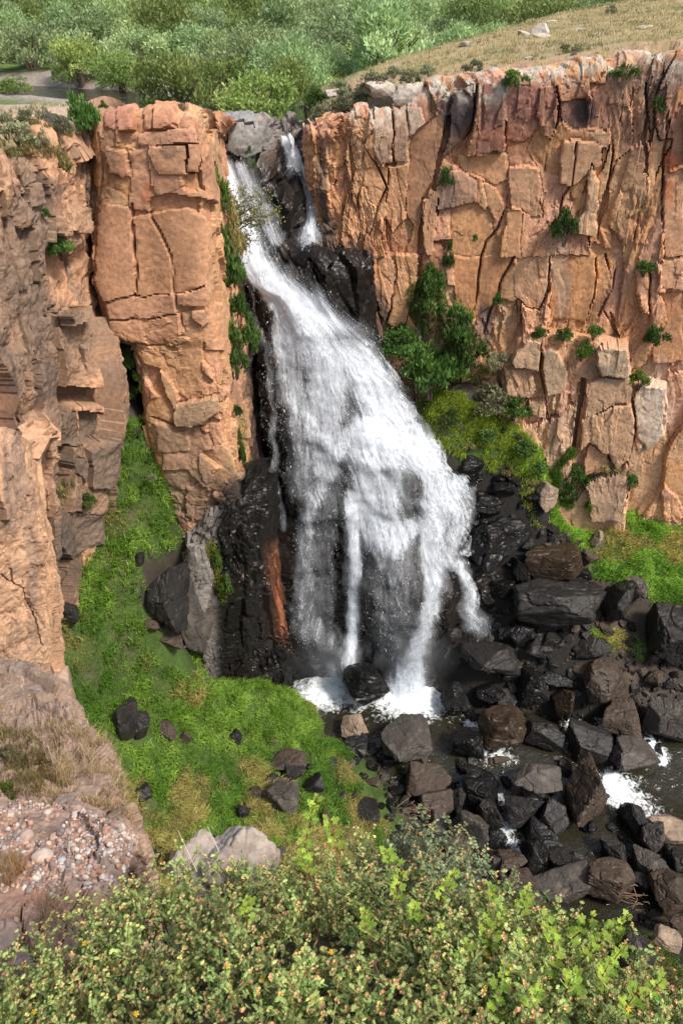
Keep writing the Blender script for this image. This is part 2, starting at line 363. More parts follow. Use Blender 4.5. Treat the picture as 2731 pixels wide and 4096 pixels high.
rp = [
 (R2((505, 430), (600, 392), (608, 560), (560, 640), (520, 680), (470, 720), (480, 560)), .05, (.065, .05, .048)),
 (R2((645, 405), (745, 400), (748, 640), (735, 702), (615, 700), (612, 650), (655, 600)), .55, (.18, .095, .075)),
 (R2((752, 400), (900, 390), (895, 600), (840, 660), (755, 640)), .0, (.25, .12, .085), .9),
 (R2((905, 395), (985, 395), (990, 560), (960, 640), (905, 610)), .2, (.28, .14, .09), .9),
 (R2((1135, 395), (1225, 390), (1232, 500), (1235, 600), (1165, 595), (1125, 585), (1142, 480)), .9, (.33, .165, .10)),
 (R2((1000, 470), (1120, 450), (1125, 590), (1060, 600), (1000, 560)), -.2, (.14, .10, .085)),
 (R2((440, 800), (545, 790), (620, 830), (615, 930), (500, 958), (440, 960)), .3, (.30, .185, .115)),
 (R2((530, 715), (755, 715), (760, 830), (705, 850), (640, 822), (545, 788)), -.12, (.48, .26, .13), .3),
 (R2((640, 830), (700, 860), (745, 940), (700, 1000), (660, 940)), .05, (.46, .24, .12), .3),
 (R2((500, 965), (615, 935), (690, 990), (720, 1176), (500, 1176)), -.25, (.47, .23, .10), .35),
 (R2((760, 770), (850, 760), (905, 772), (925, 990), (870, 1000), (830, 960), (770, 940)), .15, (.44, .255, .14), .4),
 (R2((760, 950), (835, 970), (830, 1176), (735, 1176), (760, 1040)), .3, (.46, .25, .12), .4),
 (R2((1002, 650), (1075, 640), (1200, 668), (1192, 760), (1060, 852), (1005, 840)), .5, (.42, .24, .135), .4),
 (R2((1145, 745), (1182, 830), (1165, 1080), (1090, 1080), (1072, 1020), (1120, 960)), .65, (.50, .32, .185), .35),
 (R2((1130, 610), (1235, 600), (1230, 690), (1160, 650)), .3, (.42, .24, .14)),
 (R2((145, 520), (226, 520), (241, 740), (175, 760), (150, 640)), .75, (.33, .235, .165), .5),
 (R2((236, 512), (300, 512), (311, 740), (252, 742), (240, 660)), .6, (.32, .22, .15), .5),
 (R2((304, 500), (380, 492), (370, 612), (305, 620)), .6, (.34, .28, .21), .6),
 (R2((320, 622), (485, 485), (478, 600), (440, 780), (335, 1060), (290, 950), (315, 760)), -.3, (.28, .155, .085), .3),
 (R2((370, 920), (430, 882), (440, 1000), (420, 1176), (392, 1176), (368, 1020)), .45, (.46, .26, .13), .4),
 (R2((110, 770), (215, 770), (205, 900), (170, 960), (120, 930)), .4, (.43, .235, .12), .5),
 (R2((218, 770), (312, 750), (300, 1000), (235, 1080), (205, 980)), .3, (.42, .23, .12), .7),
 (R2((1480, 800), (1568, 760), (1568, 1176), (1470, 1176), (1475, 1000)), .6, (.46, .25, .14), .5),
 (R2((1505, 560), (1568, 540), (1568, 740), (1500, 780)), .4, (.38, .19, .12), .6),
 (R4((500, 0), (780, 0), (738, 120), (700, 222), (612, 290), (520, 250)), -.2, (.47, .225, .10), .2),
 (R4((790, 0), (950, 0), (950, 150), (905, 250), (850, 242), (790, 180)), .08, (.45, .26, .14), .3),
 (R4((960, 0), (1160, 0), (1170, 100), (1140, 250), (1120, 308), (962, 290), (952, 150)), -.1, (.48, .235, .10), .25),
 (R4((1452, 20), (1568, 0), (1568, 150), (1470, 145)), .6, (.46, .26, .155), .4),
 (R4((1460, 160), (1568, 162), (1568, 480), (1430, 500), (1440, 400), (1500, 300)), .1, (.48, .24, .115), .4),
 (R4((775, 450), (852, 345), (915, 360), (905, 500), (880, 488), (790, 485)), 1.35, (.36, .24, .14), .25),
 (R4((925, 400), (960, 385), (1025, 450), (1032, 520), (1010, 592), (940, 600), (925, 520)), 1.2, (.34, .23, .135), .25),
 (R4((735, 500), (870, 492), (895, 590), (860, 622), (760, 610)), 1.0, (.42, .24, .125), .6),
 (R4((1165, 395), (1290, 385), (1320, 470), (1310, 518), (1190, 513), (1160, 470)), 1.5, (.44, .32, .20), .5),
 (R4((1100, 560), (1170, 530), (1320, 522), (1330, 640), (1225, 660), (1110, 700)), 1.2, (.42, .25, .14), .6),
 (R4((1090, 705), (1225, 665), (1330, 650), (1330, 830), (1250, 950), (1225, 860), (1120, 822), (1085, 860)), 1.25, (.45, .255, .13), .5),
 (R4((1120, 830), (1220, 865), (1240, 955), (1110, 975)), .95, (.50, .26, .12), .2),
 (R4((955, 722), (1065, 642), (1080, 700), (1040, 1060), (975, 1040), (935, 900)), 1.15, (.42, .26, .16), .9),
 (R4((1345, 590), (1400, 560), (1480, 600), (1472, 800), (1395, 862), (1340, 800)), .8, (.52, .42, .31), .6),
 (R4((1120, 1000), (1250, 965), (1310, 925), (1300, 1176), (1140, 1176)), 1.3, (.42, .26, .16), 1.0),
 (R4((150, 0), (250, 0), (240, 150), (200, 300), (170, 250)), .35, (.44, .25, .13), .8),
 (R4((255, 0), (360, 0), (325, 200), (285, 340), (205, 320), (245, 150)), .25, (.47, .255, .12), .7),
 (R4((730, 770), (790, 760), (900, 740), (905, 860), (730, 830)), .7, (.44, .25, .13), .6),
 (R4((860, 640), (930, 630), (935, 720), (865, 712)), .9, (.44, .26, .14), .5),
]
rst = [(470, 105, 45, 32, (.17, .09, .07), .55, 0), (560, 100, 60, 28, (.22, .10, .075), .6, 0), (640, 110, 40, 60, (.20, .11, .085), .5, 0), (455, 112, 16, 26, (.04, .035, .038), .85, 0),
       (581, 112, 14, 16, (.035, .03, .032), .8, 0), (440, 195, 16, 24, (.10, .08, .075), .5, 0), (505, 140, 30, 12, (.30, .10, .05), .35, 0), (660, 75, 30, 30, (.10, .075, .065), .6, 0),
       (330, 240, 16, 40, (.05, .04, .035), .9, .4), (322, 190, 8, 60, (.08, .06, .05), .7, .2), (350, 200, 12, 50, (.30, .16, .07), .4, 0), (370, 330, 14, 60, (.05, .04, .035), .8, .3),
       (420, 330, 9, 22, (.10, .085, .075), .8, 0), (487, 330, 9, 22, (.06, .06, .06), .7, .4), (400, 400, 26, 40, (.09, .07, .055), .7, 0), (600, 365, 18, 12, (.10, .085, .075), .5, 0),
       (560, 280, 9, 40, (.42, .33, .24), .4, 0), (655, 400, 16, 40, (.55, .46, .36), .5, 0), (670, 160, 9, 12, (.45, .10, .03), .5, 0), (668, 190, 6, 14, (.45, .10, .03), .5, 0)]
# the black open joints
rh = [R2((478, 530), (497, 525), (466, 750), (428, 880), (412, 872), (452, 700)), R2((360, 1000), (372, 1000), (372, 1176), (352, 1176)), R4((1090, 540), (1112, 540), (1085, 700), (1062, 860), (1045, 900), (1062, 700)),
      R2((1195, 900), (1222, 850), (1222, 920), (1200, 1000), (1172, 1050)), R2((1388, 560), (1400, 560), (1398, 790), (1384, 790)), R4((1238, 260), (1262, 330), (1264, 372), (1242, 320)), R4((352, 0), (368, 0), (352, 110), (338, 110))]
RC = [R2((490, 440), (470, 560), (455, 700), (420, 880), (380, 930), (355, 1080), (350, 1176)), R2((745, 400), (750, 640), (755, 800), (757, 950), (715, 1050), (660, 1120), (640, 1176)), R2((905, 390), (885, 600), (850, 700), (905, 780), (930, 900), (920, 1000)), R2((985, 400), (1000, 480), (990, 560), (945, 660), (930, 800)),
 R2((1240, 600), (1250, 700), (1210, 900), (1180, 1060), (1165, 1176)), R2((1290, 440), (1280, 560), (1330, 680), (1260, 740), (1220, 850)), R2((1400, 380), (1400, 560), (1395, 790), (1400, 900), (1360, 1000), (1340, 1100)), R2((1500, 500), (1480, 700), (1470, 900), (1475, 1176)), R4((640, 0), (620, 180), (600, 290)), R4((790, 0), (730, 130), (690, 240), (640, 400)),
 R4((955, 0), (945, 150), (910, 250), (915, 360), (910, 520), (935, 620), (935, 760), (920, 850)), R4((1165, 20), (1170, 100), (1150, 200), (1115, 310)), R4((1215, 0), (1240, 120), (1200, 250), (1240, 320), (1265, 370)), R4((1270, 0), (1250, 150), (1180, 280)), R4((1420, 0), (1410, 200), (1420, 330), (1400, 470)), R4((1335, 640), (1345, 800), (1300, 960), (1310, 1100)), R4((1080, 560), (1060, 760), (1045, 880)),
 R2((95, 640), (160, 760), (205, 860), (165, 960), (150, 1100)), R2((230, 520), (245, 740), (290, 950)), R2((620, 400), (600, 600), (525, 700)), R2((1075, 650), (1060, 850), (1020, 900), (1000, 1000)), R2((830, 980), (820, 1176)), R2((300, 400), (310, 620), (318, 760))]
TIER = R4((740, 450), (850, 340), (1000, 330), (1160, 375), (1310, 385), (1340, 560), (1490, 585), (1500, 800), (1400, 900), (1310, 1176), (1310, 1300), (960, 1300), (950, 1100), (925, 900), (725, 850), (735, 640))
def rhook(P, px, py, S, T, c, wet, D):   # the stepped lower buttress stands forward of the wall
    wx_ = px + 5 * fbm(P * .7, 3, 301); wy_ = py + 5 * fbm(P * .7, 3, 302); m = in_poly(wx_, wy_, TIER); e = poly_dist(wx_, wy_, TIER)
    k = np.where(m, sstep(0, 2.2, e), 0); c = c * (1 - .22 * k[..., None]) + np.array((.44, .33, .22)) * .22 * k[..., None]
    return c * np.array((1.06, 1.06, 1.10)), wet, D + .95 * k
right_cliff, XR, NR, PR = cliff('cliff', 'long orange rock cliff with dark upper bands on the far side right of the waterfall', rows_of(RIM), .072, (1.15, 4.2), (.6, 1.8), 11,
      [ORANGE, TAN, ORANGE, (.37, .18, .09), PINK], rst, rp, .32, holes=rh, streak=.35, lichen=(3.5, 1.4, (.42, .38, .30)), tilt=.16, cracks=RC, polyd=.5, rough=.68, gapt=.4, colhook=rhook, ckd=.6)

# pillar left of the falls
PCOLS = [
 [(106, 120, 41), (105, 200, 41), (104, 280, 40.5), (116, 338, 40), (144, 350, 40), (152, 430, 40), (172, 500, 39), (184, 540, 38), (190, 580, 38)],
 [(100, 120, 37), (97, 200, 36.8), (95, 280, 36.5), (108, 338, 36.3), (137, 350, 36.3), (146, 430, 36), (166, 500, 35.5), (180, 540, 35.3), (186, 580, 35)],
 [(150, 115, 36.3), (150, 200, 36), (152, 280, 36), (157, 338, 35.8), (172, 350, 35.8), (182, 430, 35.4), (198, 500, 35), (208, 540, 34.9), (212, 580, 34.7)],
 [(197, 116, 36.2), (206, 200, 36), (211, 280, 35.8), (217, 338, 35.7), (218, 350, 35.7), (227, 430, 35.3), (238, 500, 35), (243, 540, 35), (246, 580, 34.8)],
 [(213, 134, 41), (219, 200, 41), (227, 280, 41), (233, 338, 41), (234, 350, 41), (243, 430, 40.5), (253, 500, 39.5), (257, 540, 39), (260, 580, 38.6)],
 [(222, 134, 47), (236, 200, 47), (248, 280, 46), (254, 338, 45), (255, 350, 45), (262, 430, 43.5), (268, 500, 42), (271, 540, 41.5), (273, 580, 41)]]
def cols_to_rows(cols, back=(0, 3.5, -.55)):
    rows = [[un(*c[k]) for c in cols] for k in range(len(cols[0]))]
    if back is not None: rows = [[r + np.array(back) for r in rows[0]]] + rows
    return rows
pp = [
 (R1((486, 502), (545, 498), (560, 600), (490, 600)), .3, (.40, .18, .12), .6), (R1((548, 495), (625, 490), (632, 600), (563, 600)), .4, (.42, .20, .13), .6), (R1((655, 520), (700, 520), (702, 600), (660, 595)), .35, (.44, .20, .12), .5),
 (R1((705, 500), (812, 490), (806, 585), (712, 595)), .55, (.48, .23, .14), .5), (R1((640, 610), (890, 590), (900, 660), (722, 675), (640, 660)), .35, (.50, .26, .16), .6), (R1((690, 680), (850, 668), (858, 790), (722, 800)), .45, (.49, .26, .15), .5),
 (R1((855, 668), (895, 664), (912, 790), (862, 790)), .4, (.48, .25, .15), .5), (R1((490, 690), (590, 682), (600, 800), (560, 815), (510, 790)), .3, (.43, .22, .13), .6), (R1((705, 805), (840, 795), (838, 860), (740, 900), (705, 890)), .35, (.46, .24, .14), .6),
 (R1((845, 800), (910, 790), (930, 870), (880, 880), (845, 860)), -.15, (.46, .24, .12), .4), (R1((600, 690), (680, 680), (700, 900), (690, 980), (610, 960)), .15, (.42, .22, .13), .8),
 (R1((455, 990), (500, 942), (600, 952), (612, 1000), (615, 1176)) + R3((618, 190), (480, 205), (445, 100)), .15, (.50, .255, .15), .12),
 (R1((617, 1000), (690, 985), (870, 962), (955, 1000), (968, 1176)) + R3((940, 132), (800, 172), (622, 190)), .2, (.49, .26, .14), .14),
 (R3((482, 210), (620, 195), (800, 178), (945, 140), (960, 222), (822, 236), (815, 268), (640, 288), (502, 308)), .12, (.47, .24, .145), .45),
 (R3((502, 314), (640, 293), (820, 274), (842, 350), (800, 408), (620, 403), (515, 380)), .05, (.45, .235, .135), .5),
 (R3((622, 418), (800, 416), (930, 382), (940, 560), (860, 660), (800, 620), (740, 530), (650, 500)), .1, (.45, .25, .13), .7),
 (R3((740, 532), (790, 570), (815, 660), (805, 702), (760, 620)), .5, (.46, .27, .16), .4), (R3((820, 677), (960, 642), (1000, 640), (1010, 700), (930, 770), (820, 790), (795, 722)), .7, (.36, .25, .16), .4),
 (R3((700, 760), (800, 800), (850, 800), (870, 900), (720, 900)), .2, (.37, .23, .14), .9), (R3((880, 250), (965, 240), (965, 310), (930, 335), (890, 300)), .3, (.40, .22, .13), .5)]
pst = [(122, 125, 22, 14, (.30, .12, .08), .4, 0), (110, 160, 12, 40, (.16, .10, .075), .45, 0), (195, 500, 60, 34, (.13, .095, .075), .7, 0), (180, 455, 28, 40, (.24, .155, .10), .6, 0), (245, 520, 40, 60, BLACK, .9, .6),
       (258, 400, 16, 130, BLACK, .92, .6), (236, 380, 14, 30, (.30, .19, .11), .3, 0), (175, 150, 10, 8, (.22, .14, .11), .5, 0), (148, 190, 6, 10, (.5, .12, .04), .4, 0), (150, 213, 30, 5, (.3, .13, .06), .4, 0), (255, 300, 14, 80, BLACK, .85, .5)]
PCK = [R1((612, 940), (604, 1010), (622, 1176)) + R3((630, 60), (620, 190)), R1((690, 980), (740, 1060), (785, 1176)) + R3((795, 60), (800, 170), (815, 250), (840, 350)), R1((440, 970), (443, 1176)) + R3((430, 80), (460, 180), (490, 280), (510, 380)), R1((465, 620), (472, 800), (450, 930), (440, 1000)), R3((640, 292), (820, 270)), R3((620, 410), (780, 412)), R3((690, 740), (800, 780), (930, 785), (1000, 720)), R3((820, 672), (930, 650), (1000, 630))]
pillar, XP, NP_, PP = cliff('cliff', 'tall smooth orange rock pillar with blocky top directly beside the waterfall', cols_to_rows(PCOLS), .07, (1.15, 1.3), (.55, .7), 23, [PINK, ORANGE, TAN, (.40, .21, .12)], pst, pp, .22, streak=.3, tilt=.12, cracks=PCK, polyd=.5, rough=.7, gapt=.45, ckd=.25)

# left-hand cliff
LCOLS = [
 [(-160, 215, 22.5), (-150, 260, 22.3), (-140, 300, 22), (-125, 345, 21.8), (-110, 400, 21.5), (-100, 450, 21.2), (-85, 520, 21), (-70, 620, 20.5), (-60, 700, 20.5)],
 [(-80, 190, 26), (-72, 230, 25.8), (-60, 280, 25.5), (-50, 340, 25.2), (-42, 385, 25), (-34, 450, 24.7), (-24, 520, 24.5), (-12, 620, 24), (-5, 700, 23.5)],
 [(-25, 172, 29.5), (-16, 215, 29.3), (-5, 280, 29), (2, 340, 28.6), (8, 385, 28.3), (14, 450, 28), (22, 520, 27.7), (30, 600, 27.4), (34, 660, 27)],
 [(20, 156, 32), (27, 205, 31.7), (34, 280, 31.2), (40, 340, 30.7), (44, 385, 30.4), (48, 450, 30), (55, 520, 29.6), (60, 580, 29), (62, 640, 28.6)],
 [(60, 134, 35), (62, 200, 34.3), (64, 280, 33.6), (68, 340, 32.8), (72, 385, 32.6), (74, 450, 32.2), (74, 520, 31.7), (73, 560, 31.2), (73, 610, 31)],
 [(97, 126, 37.5), (94, 200, 37), (93, 280, 36.2), (100, 340, 34.8), (109, 385, 34.2), (107, 450, 33.8), (103, 520, 33), (96, 560, 32.5), (94, 610, 32)],
 [(103, 126, 41), (100, 200, 41), (99, 280, 40), (106, 340, 38.5), (116, 385, 38), (113, 450, 37.5), (108, 520, 36), (101, 560, 35), (98, 610, 34.5)]]
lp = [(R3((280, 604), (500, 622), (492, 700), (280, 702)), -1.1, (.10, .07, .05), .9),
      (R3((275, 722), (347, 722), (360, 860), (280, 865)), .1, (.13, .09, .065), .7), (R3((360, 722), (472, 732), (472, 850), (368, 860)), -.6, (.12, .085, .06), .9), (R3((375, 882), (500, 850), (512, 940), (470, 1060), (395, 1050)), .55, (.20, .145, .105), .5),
      (R3((300, 910), (375, 920), (370, 1030), (310, 1000)), .4, (.19, .14, .105), .5), (R3((120, 150), (200, 110), (212, 330), (160, 450), (135, 300)), .1, (.20, .14, .10), .5), (R3((45, 170), (110, 130), (135, 440), (100, 620), (60, 400)), .3, (.23, .155, .105), .5),
      (R3((160, 460), (240, 480), (270, 700), (260, 880), (190, 850), (165, 640)), .25, (.27, .185, .125), .5), (R1((270, 945), (370, 940), (380, 1050), (330, 1070), (272, 1040)), .4, (.36, .22, .14), .5), (R3((270, 270), (370, 220), (380, 290), (300, 330)), .6, (.40, .24, .14), .5),
      (R5((260, 0), (480, 0), (450, 150), (400, 170), (290, 220), (262, 150)), .2, (.13, .095, .075), .6), (R1((90, 860), (170, 830), (180, 930), (110, 960)), .35, (.38, .21, .12), .6)]
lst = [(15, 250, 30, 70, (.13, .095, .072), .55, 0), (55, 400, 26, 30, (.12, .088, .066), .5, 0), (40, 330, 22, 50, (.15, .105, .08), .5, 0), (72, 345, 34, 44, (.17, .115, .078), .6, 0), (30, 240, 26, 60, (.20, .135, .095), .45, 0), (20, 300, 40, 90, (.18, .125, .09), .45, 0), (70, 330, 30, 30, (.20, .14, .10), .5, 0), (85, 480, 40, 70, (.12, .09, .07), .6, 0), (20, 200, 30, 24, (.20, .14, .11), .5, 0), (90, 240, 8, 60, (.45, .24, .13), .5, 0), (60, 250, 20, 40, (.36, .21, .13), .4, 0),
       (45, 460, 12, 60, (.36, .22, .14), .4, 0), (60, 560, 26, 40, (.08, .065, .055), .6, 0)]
LC = [R1((440, 640), (452, 800), (430, 950), (440, 1176)), R1((270, 700), (300, 900), (270, 1176)) + R3((230, 150), (250, 310), (250, 600), (290, 880)), R1((20, 900), (10, 1100)) + R3((40, 150), (95, 400), (110, 640), (70, 900)), R3((200, 0), (215, 200), (160, 470), (165, 700), (190, 880)), R1((160, 820), (190, 950), (100, 1100)), R3((330, 30), (290, 200), (250, 300)), R3((420, 100), (440, 330), (500, 400)), R3((340, 270), (400, 440), (420, 600))]
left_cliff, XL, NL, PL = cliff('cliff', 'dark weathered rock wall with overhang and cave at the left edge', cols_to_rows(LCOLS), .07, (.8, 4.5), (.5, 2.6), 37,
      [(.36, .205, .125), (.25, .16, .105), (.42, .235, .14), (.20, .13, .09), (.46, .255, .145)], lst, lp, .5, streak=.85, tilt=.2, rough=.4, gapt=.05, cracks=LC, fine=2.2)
# nearer column that stands in front of it
NCOLS = [
 [(-120, 430, 21.5), (-105, 520, 20.3), (-95, 600, 20), (-90, 700, 19.5), (-88, 760, 19.3)], [(-50, 432, 23.6), (-42, 520, 22.2), (-36, 600, 21.8), (-32, 691, 21.3), (-31, 760, 21)],
 [(2, 438, 25), (10, 520, 23.6), (18, 600, 23.1), (23, 691, 22.6), (25, 760, 22.3)], [(29, 448, 26), (41, 520, 24.6), (50, 600, 24.1), (55, 691, 23.6), (57, 760, 23.3)], [(36, 440, 29.5), (46, 520, 28), (55, 600, 27.5), (60, 691, 27), (62, 760, 26.6)]]
near_col, XN, NN_, PN = cliff('cliff', 'pale orange rock column with black streaks rising at the left edge above dry grass', cols_to_rows(NCOLS, (-.6, 2.5, -1.2)), .07, (1.1, 4.5), (.4, 2.0), 53,
      [(.46, .27, .16), (.42, .25, .15), (.48, .29, .18)], [(12, 480, 14, 60, (.20, .14, .11), .6, 0), (28, 560, 8, 70, (.16, .12, .10), .5, 0), (30, 640, 30, 20, (.30, .2, .13), .4, 0)], (), .2, streak=.85, tilt=.12, rough=.5, fine=1.3)

# black wet apron of rock that the falls run down
ACTRL = [[(196, 124, 53), (232, 126, 52), (262, 124, 53), (285, 121, 54.5), (312, 122, 54), (330, 122, 53)],
 [(203, 130, 47.8), (236, 128, 47.4), (260, 126, 48.2), (276, 136, 50.5), (296, 132, 51), (320, 132, 50)],
 [(208, 158, 47.6), (238, 158, 47.0), (262, 152, 47.8), (282, 162, 49.6), (300, 164, 50), (325, 162, 49.5)],
 [(225, 210, 46.2), (250, 210, 46.0), (275, 210, 46.6), (300, 208, 48.8), (318, 212, 49), (338, 215, 48.5)],
 [(238, 250, 45.2), (262, 250, 45.0), (285, 252, 45.2), (308, 247, 46.6), (330, 247, 46.6), (356, 250, 46.8)],
 [(246, 280, 44.8), (270, 280, 44.4), (295, 278, 43.8), (318, 262, 43.9), (345, 262, 44.0), (374, 262, 45.2)],
 [(258, 350, 43.8), (285, 350, 43.2), (315, 350, 42.8), (340, 345, 43.2), (362, 345, 43.8), (382, 350, 45.2)],
 [(264, 430, 42.5), (292, 430, 41.9), (330, 430, 41.4), (372, 430, 41.4), (400, 438, 42.4), (428, 444, 44.2)],
 [(268, 520, 40.6), (300, 520, 40), (350, 520, 39.5), (405, 520, 39.3), (440, 520, 40), (480, 520, 41.6)],
 [(272, 600, 38.6), (305, 600, 38.6), (350, 600, 38.2), (415, 600, 37.8), (450, 600, 38), (498, 590, 39.5)],
 [(276, 690, 37.4), (310, 692, 37.7), (355, 700, 37.2), (425, 705, 36.6), (460, 700, 36.6), (510, 690, 37)],
 [(276, 740, 37.3), (310, 742, 37.5), (355, 745, 37), (425, 750, 36.4), (460, 745, 36.4), (510, 740, 36.8)]]
def ahook(P, px, py, S, T, c, wet, D):
    top = sstep(175, 135, py)[..., None]                  # dry grey slabs above the lip, everything below is wet and black
    side = (sstep(278, 292, px) * sstep(215, 190, py))[..., None] * .35
    c = c * (.085 + .915 * np.maximum(top, side)); wet = np.maximum(wet, .8 * (1 - top[..., 0]))
    b = np.exp(-((px - 393) / 38) ** 2 - ((py - 590) / 62) ** 2)      # the bulging rock behind the lower curtain
    D = D + 1.5 * sstep(.25, .8, b) + .5 * fbm(P * .35, 3, 5)
    return c, wet, D
apron, XA, NA, PA = cliff('rock_face', 'black wet rock face behind and beside the falling water', ACTRL, .1, (1.3, 1.7), (.55, .6), 71, [(.13, .11, .10), (.17, .13, .11), (.10, .09, .085), (.22, .18, .15)], (
      (243, 140, 26, 14, (.24, .225, .205), .6, 0), (270, 170, 10, 24, (.20, .13, .09), .5, 0), (283, 360, 9, 60, (.05, .05, .05), .6, .8)), (
      (R1((985, 570), (1155, 565), (1165, 640), (1060, 660), (1010, 640)), .5, (.26, .26, .26), .6), (R1((1060, 600), (1170, 590), (1180, 700), (1130, 740), (1060, 690)), .65, (.22, .21, .20), .6), (R1((1180, 690), (1240, 690), (1255, 800), (1200, 860), (1170, 780)), .5, (.24, .17, .12), .6)),
      .38, mat=M_wet, streak=0, tilt=.35, rough=1.2, colhook=ahook, skirt=.9)
# dark wall under the pillar down to the pool
DCOLS = [
 [(188, 560, 35.5), (190, 600, 34.8), (196, 640, 34.5), (202, 675, 34.4), (204, 710, 34.3)], [(192, 545, 34.2), (196, 590, 33.9), (202, 640, 33.6), (208, 675, 33.6), (210, 710, 33.5)], [(212, 520, 34.2), (214, 580, 34), (218, 640, 33.9), (222, 672, 34), (224, 710, 33.8)],
 [(236, 505, 34.6), (240, 570, 34.4), (244, 640, 34.6), (248, 672, 34.6), (249, 710, 34.5)], [(254, 495, 36.5), (259, 570, 36), (265, 640, 35.8), (268, 675, 35.8), (269, 710, 35.8)], [(272, 490, 40), (280, 570, 38.6), (287, 640, 37.6), (292, 680, 37.2), (294, 715, 37.2)], [(282, 490, 42), (292, 570, 40), (300, 640, 39), (304, 690, 38.5), (306, 720, 38.5)]]
def dhook(P, px, py, S, T, c, wet, D):
    grey = sstep(222, 206, px + (py - 600) * .02); rust = np.exp(-((px - 278 - (py - 600) * .06) / 6.5) ** 2) * sstep(535, 550, py) * sstep(650, 620, py)
    c = c * (.07 + .93 * grey[..., None]); rr = (rust * (.4 + .6 * sstep(-.1, .3, fbm(np.stack([S * 3, T * .4, S * 0], -1), 3, 4))))[..., None]
    c = c * (1 - rr) + np.array((.24, .085, .038)) * rr; wet = np.maximum(wet, .75 * (1 - grey) * (1 - rust))
    return c, wet, D
dark_wall, XD, ND, PD = cliff('rock_face', 'wet black rock wall with one grey slab and rust-red stain below the pillar', cols_to_rows(DCOLS, (0, 3, .5)), .075, (.8, 2.4), (.35, .9), 83, [(.16, .14, .125), (.19, .16, .14), (.13, .115, .105)], (),
      (((R5((870, 240), (905, 135), (940, 150), (975, 290), (960, 350), (900, 640), (850, 480), (860, 330)), .5, (.24, .215, .19), .5)),), .3, mat=M_wet, streak=0, tilt=.2, rough=1.1, colhook=dhook)
# ---------------------------------------------------------------- the ground: gorge floor, plateau, hill and valley in one sheet
def tps(pts):
    pts = np.array(pts, float); n = len(pts); d = np.hypot(pts[:, None, 0] - pts[None, :, 0], pts[:, None, 1] - pts[None, :, 1])
    Kk = np.where(d > 0, d * d * np.log(d + 1e-9), 0) + np.eye(n) * .15
    Pm = np.c_[np.ones(n), pts[:, :2]]; A = np.zeros((n + 3, n + 3)); A[:n, :n] = Kk; A[:n, n:] = Pm; A[n:, :n] = Pm.T
    sol = np.linalg.solve(A, np.r_[pts[:, 2], 0, 0, 0])
    def f(x, y):
        r = sol[n] + sol[n + 1] * x + sol[n + 2] * y
        for i in range(n):
            dd = (x - pts[i, 0]) ** 2 + (y - pts[i, 1]) ** 2; r = r + sol[i] * .5 * dd * np.log(dd + 1e-9)
        return r
    return f
GP = [un(125, 420, 36), un(110, 540, 33), un(160, 500, 35.2), un(188, 530, 35.3), un(62, 640, 28), un(100, 640, 29.5), un(139, 678, 30), un(130, 600, 31.5), un(150, 560, 33.0), un(180, 640, 32.3), un(196, 668, 32.8), un(230, 684, 33.0), (-6.6, 34.6, -37.6), (-5.2, 35.6, -39.2), (-4, 37, -40.5), (-6.5, 37.5, -38.5), (-8.6, 34.2, -33.5), un(261, 684, 33.2), un(290, 700, 33.4), un(310, 735, 32.6),
      un(335, 745, 31.8), un(150, 800, 24.5), un(250, 800, 26), un(330, 800, 27.6), un(200, 740, 29), un(260, 750, 29.8), un(100, 720, 26.2), un(375, 770, 30.6), un(150, 860, 21.5), un(330, 830, 25), un(400, 810, 27.6), un(405, 840, 25.6), un(440, 880, 22.6), un(480, 890, 22), un(560, 930, 19.7), un(640, 945, 18.5), un(682, 960, 18.3), un(250, 880, 20.5),
      un(545, 505, 44),  un(470, 520, 41.6), un(452, 415, 43.6), un(500, 436, 43.4), un(538, 452, 43), un(475, 455, 42.8), un(520, 482, 42.2), un(682, 527, 42.6), un(600, 530, 43), un(640, 560, 41), un(682, 620, 38.5), un(600, 600, 39.5), un(560, 610, 38), un(520, 560, 40), un(500, 620, 38), un(610, 690, 35.2), un(550, 660, 36.2), un(640, 660, 36.6), un(680, 700, 35),
      (-2, 37.5, -41), (5, 36, -41.3), (2, 34.8, -41.2), (8, 33.5, -41.6), (9, 30, -41.9), (14, 32, -41.8), (13, 27, -42.3), (18, 29.5, -42.4), (22, 30.5, -42), (14, 23, -42.3), (9, 26, -41.5), (19, 25.5, -42.4), (12, 34, -41.4), (16, 33.5, -41.2), (11, 24.5, -42), (16, 26, -42.4), (23, 22, -41.5), (26, 28, -42), (30, 24, -42), (17, 20, -40),
      (30, 40, -34), (30, 33, -39), (10, 15, -36), (0, 15, -36), (-8, 14, -34), (-13, 20, -29), (20, 12, -37), (-12, 44, -16), (4, 50, -28), (20, 48, -28), (35, 46, -30), (-16, 34, -22), (-20, 26, -24), (40, 20, -41), (40, 30, -40)]
HF = tps(GP)
CREST = [un(300, 96, 52.5), un(330, 84, 56), un(390, 61, 62), un(445, 44, 68), un(500, 29, 75), un(560, 13, 82), un(682, -11, 95), un(800, -30, 110)]
HILLP = CREST + [un(*r[0]) for r in RIM[2:]] + [(14, 60, -4.6), (30, 60, -3.0), (45, 60, -1.5), (45, 95, -1.0), (60, 130, 2)]
HH = tps(HILLP)
gorge = [(-22, 2), (-20, 20), (-18.5, 26), (-15.5, 33), (-13.5, 39), (-8, 42.5), (-8.5, 52), (-3.5, 56), (1, 55), (3, 50.5), (9, 50.5), (17, 49.5), (24, 48.5), (34, 46.5), (46, 40), (60, 20), (60, 2)]
CREEK = [(-70, 92), (-40, 80), (-26, 76), (-17, 72), (-11, 66), (-7, 59), (-5, 53)]
crest2 = [(p[0], p[1]) for p in CREST]
